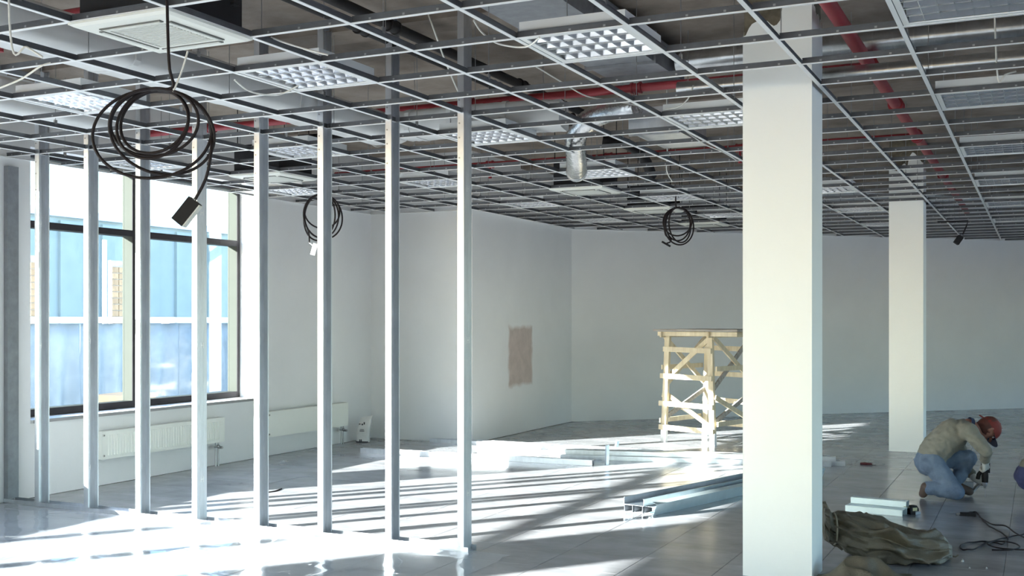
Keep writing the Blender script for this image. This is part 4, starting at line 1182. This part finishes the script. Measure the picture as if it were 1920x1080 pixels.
# ------------------------------------------------------------------ olive sack and loose sacking
sp = on_floor(1662, 1046)
root = thing('woven_sack', 'big crumpled olive brown woven sack lying by the foreground pillar', 'sack', sp, YAW)
secs = [(-0.43,0.275,0.080,0.07),(-0.405,0.240,0.120,0.10),(-0.37,0.20,0.095,0.065),(-0.335,0.195,0.10,0.07),(-0.27,0.165,0.125,0.13),(-0.18,0.130,0.130,0.19),(-0.06,0.118,0.120,0.24),(0.06,0.092,0.094,0.255),(0.18,0.080,0.082,0.25),(0.28,0.076,0.077,0.23),(0.35,0.078,0.078,0.19),(0.395,0.062,0.060,0.13),(0.41,0.055,0.03,0.06)]
m_ = MB(); vs = []; NS, NA = 130, 120
rs = random.Random(11)
CREASE = [(rs.uniform(0, 2*PI), rs.uniform(-2.2, 2.2), rs.uniform(0.15, 0.36), rs.choice((0.036, 0.028, -0.045, -0.03)), rs.uniform(-0.36, -0.05), rs.uniform(0.05, 0.42)) for _ in range(26)]
def sec(u):
    t = u*(len(secs)-1); i = min(int(t), len(secs)-2); q = t-i; q = q*q*(3-2*q)
    return [secs[i][k]*(1-q)+secs[i+1][k]*q for k in range(4)]
for i in range(NS+1):
    x, zc, rz, ry = sec(i/NS)
    for k in range(NA):
        a = 2*PI*k/NA; ca, sa = math.cos(a), math.sin(a)
        p = Vector((x, ry*math.copysign(abs(ca)**0.85, ca), zc + rz*math.copysign(abs(sa)**0.8, sa)))
        f1 = 1-abs(noise.noise(Vector((x*5.0+ca*0.6, ca*1.6+x*2.5, sa*1.6+2.0))))*2.2
        f2 = 1-abs(noise.noise(Vector((x*3.0-sa*2.2, ca*3.2-x*5, sa*3.2))))*2.0
        f3 = noise.noise(Vector((x*16, ca*5, sa*5+7)))
        g = 0.028*f1 + 0.014*f2 + 0.003*f3 - 0.026
        for (a0, sl, w_, A_, x0_, x1_) in CREASE:
            ac = a0 + sl*(x+0.35); da = abs((a-ac+PI) % (2*PI) - PI)
            if da < w_ and x0_ < x < x1_:
                fd = min(1, (x-x0_)/0.08, (x1_-x)/0.12); g += A_*(1-da/w_)*fd
        if x < -0.30: g += 0.014*math.sin(a*7+x*20)
        p += Vector((0.15*g*ca, ca*g, sa*g))
        p.z = max(p.z, 0.0015 + 0.0005*f3)
        vs.append(p)
m_.add(vs, [(i*NA+k, i*NA+(k+1)%NA, (i+1)*NA+(k+1)%NA, (i+1)*NA+k) for i in range(NS) for k in range(NA)], 0, True)
m_.add(vs[:NA], [tuple(range(NA))]); m_.add(vs[-NA:], [tuple(range(NA))])
m_.build('sack_body', ['sack'], root)
m_ = MB()
m_.tube([Vector((-0.352, 0.080*math.cos(2*PI*k/20), 0.197+0.106*math.sin(2*PI*k/20))) for k in range(20)], 0.006, 6, closed=True)
m_.build('tie_cord', ['sack_in'], root)
m_ = MB(); m_.tube([(0.40,-0.05,0.03),(0.44,-0.06,0.02),(0.46,-0.055,0.03)], 0.006, 6); m_.build('loose_corner', ['sack'], root)
cp_ = on_floor(1624, 1092)
m_ = MB(); NX, NY = 90, 60; vs = []
for j in range(NY+1):
    for i in range(NX+1):
        u, v = i/NX*2-1, j/NY*2-1
        x = u*0.35 + 0.03*noise.noise(Vector((v*2, 4, 0))); y = v*0.20 + 0.03*noise.noise(Vector((u*3, 1, 0)))
        pk = max(0, 1-((u+0.02)**2*1.3+(v-0.15)**2*1.2))
        r1_ = 1-abs(noise.noise(Vector((u*1.7+v, v*1.4-u*0.8, 0.4))))*2.4
        z = 0.003 + 0.125*pk**1.3*(0.8+0.2*r1_) + 0.03*max(0, r1_)*min(1, pk*2)
        vs.append((x, y, z))
m_.add(vs, [(j*(NX+1)+i, j*(NX+1)+i+1, (j+1)*(NX+1)+i+1, (j+1)*(NX+1)+i) for j in range(NY) for i in range(NX)], 0, True)
o = m_.build('sacking_cloth', ['sack'], None, cp_, (0,0,YAW)); tag(o, 'flattened brown sacking lying in front of the olive sack', 'cloth')
so = o.modifiers.new('thick', 'SOLIDIFY'); so.thickness = 0.003; so.offset = 1

# ------------------------------------------------------------------ tools and cable on the right
P = [(1800,966),(1815,962),(1830,961),(1842,975),(1855,987),(1875,998),(1890,1010),(1880,1020),(1850,1016),(1815,1018),(1800,1025),(1806,1031),(1830,1029),(1850,1018),(1885,1009),(1915,1003),(1935,1000)]
pts = [on_floor(px, py, 0.006) for px, py in P]; o0 = pts[0].copy(); o0.z = 0
root = thing('extension_cable', 'dark tangled power cable on the floor below the worker', 'cable', o0)
m_ = MB(); m_.tube([p-o0+Vector((0,0,0.004*math.sin(i*0.5)**2)) for i, p in enumerate(catmull(pts, 8))], 0.0055, 8); m_.build('cable', ['cable'], root)
pts = [on_floor(px, py, 0.016) for px, py in [(1836,969),(1860,983),(1885,986),(1905,1000),(1930,1012)]]
m_ = MB(); m_.tube([p-o0 for p in catmull(pts, 8)], 0.0055, 8); m_.build('cable', ['cable'], root)
pts = [on_floor(px, py, 0.012) for px, py in [(1930,1031),(1900,1030),(1870,1027),(1852,1020),(1870,1015),(1900,1018),(1912,1026),(1895,1031),(1860,1031)]]
m_ = MB(); m_.tube([p-o0 for p in catmull(pts, 8)], 0.0055, 8); m_.build('cable', ['cable'], root)
m_ = MB(); q = on_floor(1815, 968)-o0
m_.bar(q+Vector((-0.06,0,0.016)), q+Vector((0.06,0.01,0.016)), 0.035, 0.028); m_.build('socket_block', ['black'], root)
m_ = MB(); m_.tube([q+Vector((-0.09,-0.01,0.012)), q+Vector((-0.06,0,0.014))], 0.009, 8); m_.build('plug', ['rod'], root)
a = on_floor(1613, 871); b = on_floor(1659, 873); dv = (b-a); L = dv.length
root = thing('tin_snips', 'maroon handled snips lying on the floor before the far pillar', 'hand tool', a, math.atan2(dv.y, dv.x))
for s in (-1, 1):
    m_ = MB(); m_.tube([(0.0,s*0.020,0.012),(L*0.22,s*0.026,0.012),(L*0.48,s*0.008,0.012)], [0.010,0.012,0.009], 8); m_.build('handle', ['maroon'], root)
    m_ = MB(); m_.prism([(L*0.62,s*0.002),(L*0.62,s*0.016),(L*0.85,s*0.012),(L,s*0.002)], (0,0,0.006), (0,0,0.016), (1,0,0), (0,1,0)); m_.build('blade', ['rod'], root)
m_ = MB(); m_.tube([(L*0.46,0,0.012),(L*0.63,0,0.012)], 0.011, 8).tube([(L*0.55,0,0.003),(L*0.55,0,0.024)], 0.012, 10); m_.build('pivot', ['rod'], root)
q = on_floor(1712, 964)
root = thing('tape_measure', 'black and yellow tape measure standing at the end of the short channels', 'hand tool', q, YAW+0.3)
m_ = MB(); m_.prism([(-0.040,0.0),(0.04,0.0),(0.04,0.045),(0.02,0.072),(-0.02,0.072),(-0.04,0.045)], (0,-0.022,0.001), (0,0.022,0.001), (1,0,0), (0,0,1)); m_.build('case', ['black'], root)
m_ = MB(); m_.box((-0.02,-0.0245,0.03),(0.022,-0.0222,0.056)); m_.build('case_label', ['yellow'], root)
m_ = MB(); m_.bar((-0.040,0,0.060),(-0.085,0,0.066), 0.018, 0.003); m_.build('tape_end', ['yellow'], root)
m_ = MB(); m_.box((0.0,-0.034,0.001),(0.05,-0.0225,0.026)); m_.build('belt_clip', ['galv_dark'], root)
for k, (px, py, r) in enumerate(((1804,1053,0.011),(1876,902,0.009),(1818,1066,0.006),(1850,1066,0.006))):
    m_ = MB(); n = 10
    m_.prism([(r*math.cos(2*PI*i/6), r*math.sin(2*PI*i/6)) for i in range(6)], (0,0,0.001), (0,0,r*0.9), (1,0,0), (0,1,0)).tube([(0,0,r*0.9),(0.3*r,0,r*1.7)], r*0.45, 8)
    o = m_.build('bolt', ['rod'], None, on_floor(px, py), (0,0,k)); tag(o, ['bright bolt on the tiles right of the olive sack', 'small bolt on the tiles right of the drill', 'tiny bolt near the lower edge, left of its twin', 'tiny bolt near the lower edge, right of its twin'][k], 'bolt')
o = MB().tube([p - on_floor(500,923) for p in catmull([on_floor(500,923,0.004), on_floor(515,921,0.004), on_floor(528,916,0.004)], 6)], 0.006, 6).build('wire_scrap', ['cable'], None, on_floor(500,923)); tag(o, 'short dark wire scrap on the sunlit floor between the studs', 'wire')

# ------------------------------------------------------------------ outdoors, seen through the window
m_ = MB(); m_.box((-90,-60,-0.6),(-8.62,80,-0.35)); o = m_.build('yard_ground', ['asphalt']); tag(o, 'pale open ground outside the windows', 'ground', kind='structure')
m_ = MB(); m_.box((7.32,-60,-0.6),(90,80,-0.35)); o = m_.build('street_ground', ['asphalt']); tag(o, 'pale open ground outside the right hand windows', 'ground', kind='structure')
fence = thing('tarpaulin_fence', 'site fence outside hung with blue grey tarpaulin under a white rail', 'fence', (-11.6, 6, -0.35))
for s in range(6):
    m_ = MB(); y0 = 1.2 + s*1.9; n = 60; vs = []
    for j in range(7):
        for i in range(n+1):
            y = 1.9*i/n; v = j/6
            fold = 0.05*math.sin(y*16+s*2+math.sin(v*3+s)*0.9) + 0.03*noise.noise(Vector((y*4, s*3.1, v*2)))
            vs.append((fold*(0.35+0.9*(1-v)), y*0.985, 1.9*v))
    m_.add(vs, [(j*(n+1)+i, j*(n+1)+i+1, (j+1)*(n+1)+i+1, (j+1)*(n+1)+i) for j in range(6) for i in range(n)], 0, True)
    p = m_.build('tarpaulin', ['tarp'], fence, (0, y0, 0)); so = p.modifiers.new('thick', 'SOLIDIFY'); so.thickness = 0.004
m_ = MB(); m_.box((-0.04,1.1,1.91),(0.05,12.7,1.99)); m_.build('top_rail', ['outwhite'], fence)
for k in range(5): m_ = MB(); m_.box((-0.16,1.5+2.6*k,0),(-0.08,1.58+2.6*k,1.95)); m_.build('post', ['outwhite'], fence)
hoard = thing('cyan_hoarding', 'pale cyan ribbed building front across the yard', 'building', (-24, 22, -0.35))
m_ = MB(); m_.box((-6,-24,0),(0,30,4.75)); m_.build('building_body', ['cyan'], hoard)
for k in range(36):
    m_ = MB(); m_.box((0,-24+1.5*k,0.1),(0.08,-24+1.5*k+0.75,4.65)); m_.build('panel', ['cyan'], hoard)
m_ = MB(); m_.box((-6.1,-24.1,4.75),(0.15,30.1,4.95)); m_.build('roof_edge', ['outwhite'], hoard)
def on_x(px, X):
    k = (px-960)/F_PX; d = X/(k*C_-S_); return at(px, d).y
for (px, w, z1, lb) in ((57, 0.30, 2.9, 'seen at the left edge of the window'), (208, 0.30, 2.9, 'seen left of the window mullion')):
    root = thing('brick_pier', 'orange brick pier outside, %s' % lb, 'brick pier', (-13.5, on_x(px, -13.5), -0.35))
    m_ = MB(); m_.box((w/2-0.06,-w/2,0),(w/2,w/2,z1)); m_.build('core', ['mortar'], root)
    bm_ = MB().box((0,-0.066,0),(0.02,0.066,0.085)).mesh('brick', ['brick'])
    for j in range(int(z1/0.1)):
        for i in range(2): obj('brick', bm_, root, (w/2, (i-0.5)*w/2 + (0.02 if j % 2 else -0.02)*0, 0.01+j*0.1))
root = thing('steel_pole', 'white pole outside beside the brick pier', 'pole', (-13.2, on_x(196, -13.2), -0.35))
m_ = MB(); m_.tube([(0,0,0),(0,0,3.2)], 0.035, 12); m_.build('shaft', ['outwhite'], root)
m_ = MB(); m_.box((-0.08,-0.08,0),(0.08,0.08,0.03)); m_.build('base_plate', ['outwhite'], root)
root = thing('site_materials', 'pale pile of boxes outside the window', 'boxes', (-10.2, 9.6, -0.35), 0.2)
for (x,y,z,s) in ((0,0,0,0.6),(0.1,0.8,0,0.5),(0,0.3,0.6,0.5)):
    m_ = MB(); m_.box((x,y,z),(x+s,y+s*1.2,z+s*0.9)); m_.build('box', ['brick' if z else 'outwhite'], root)
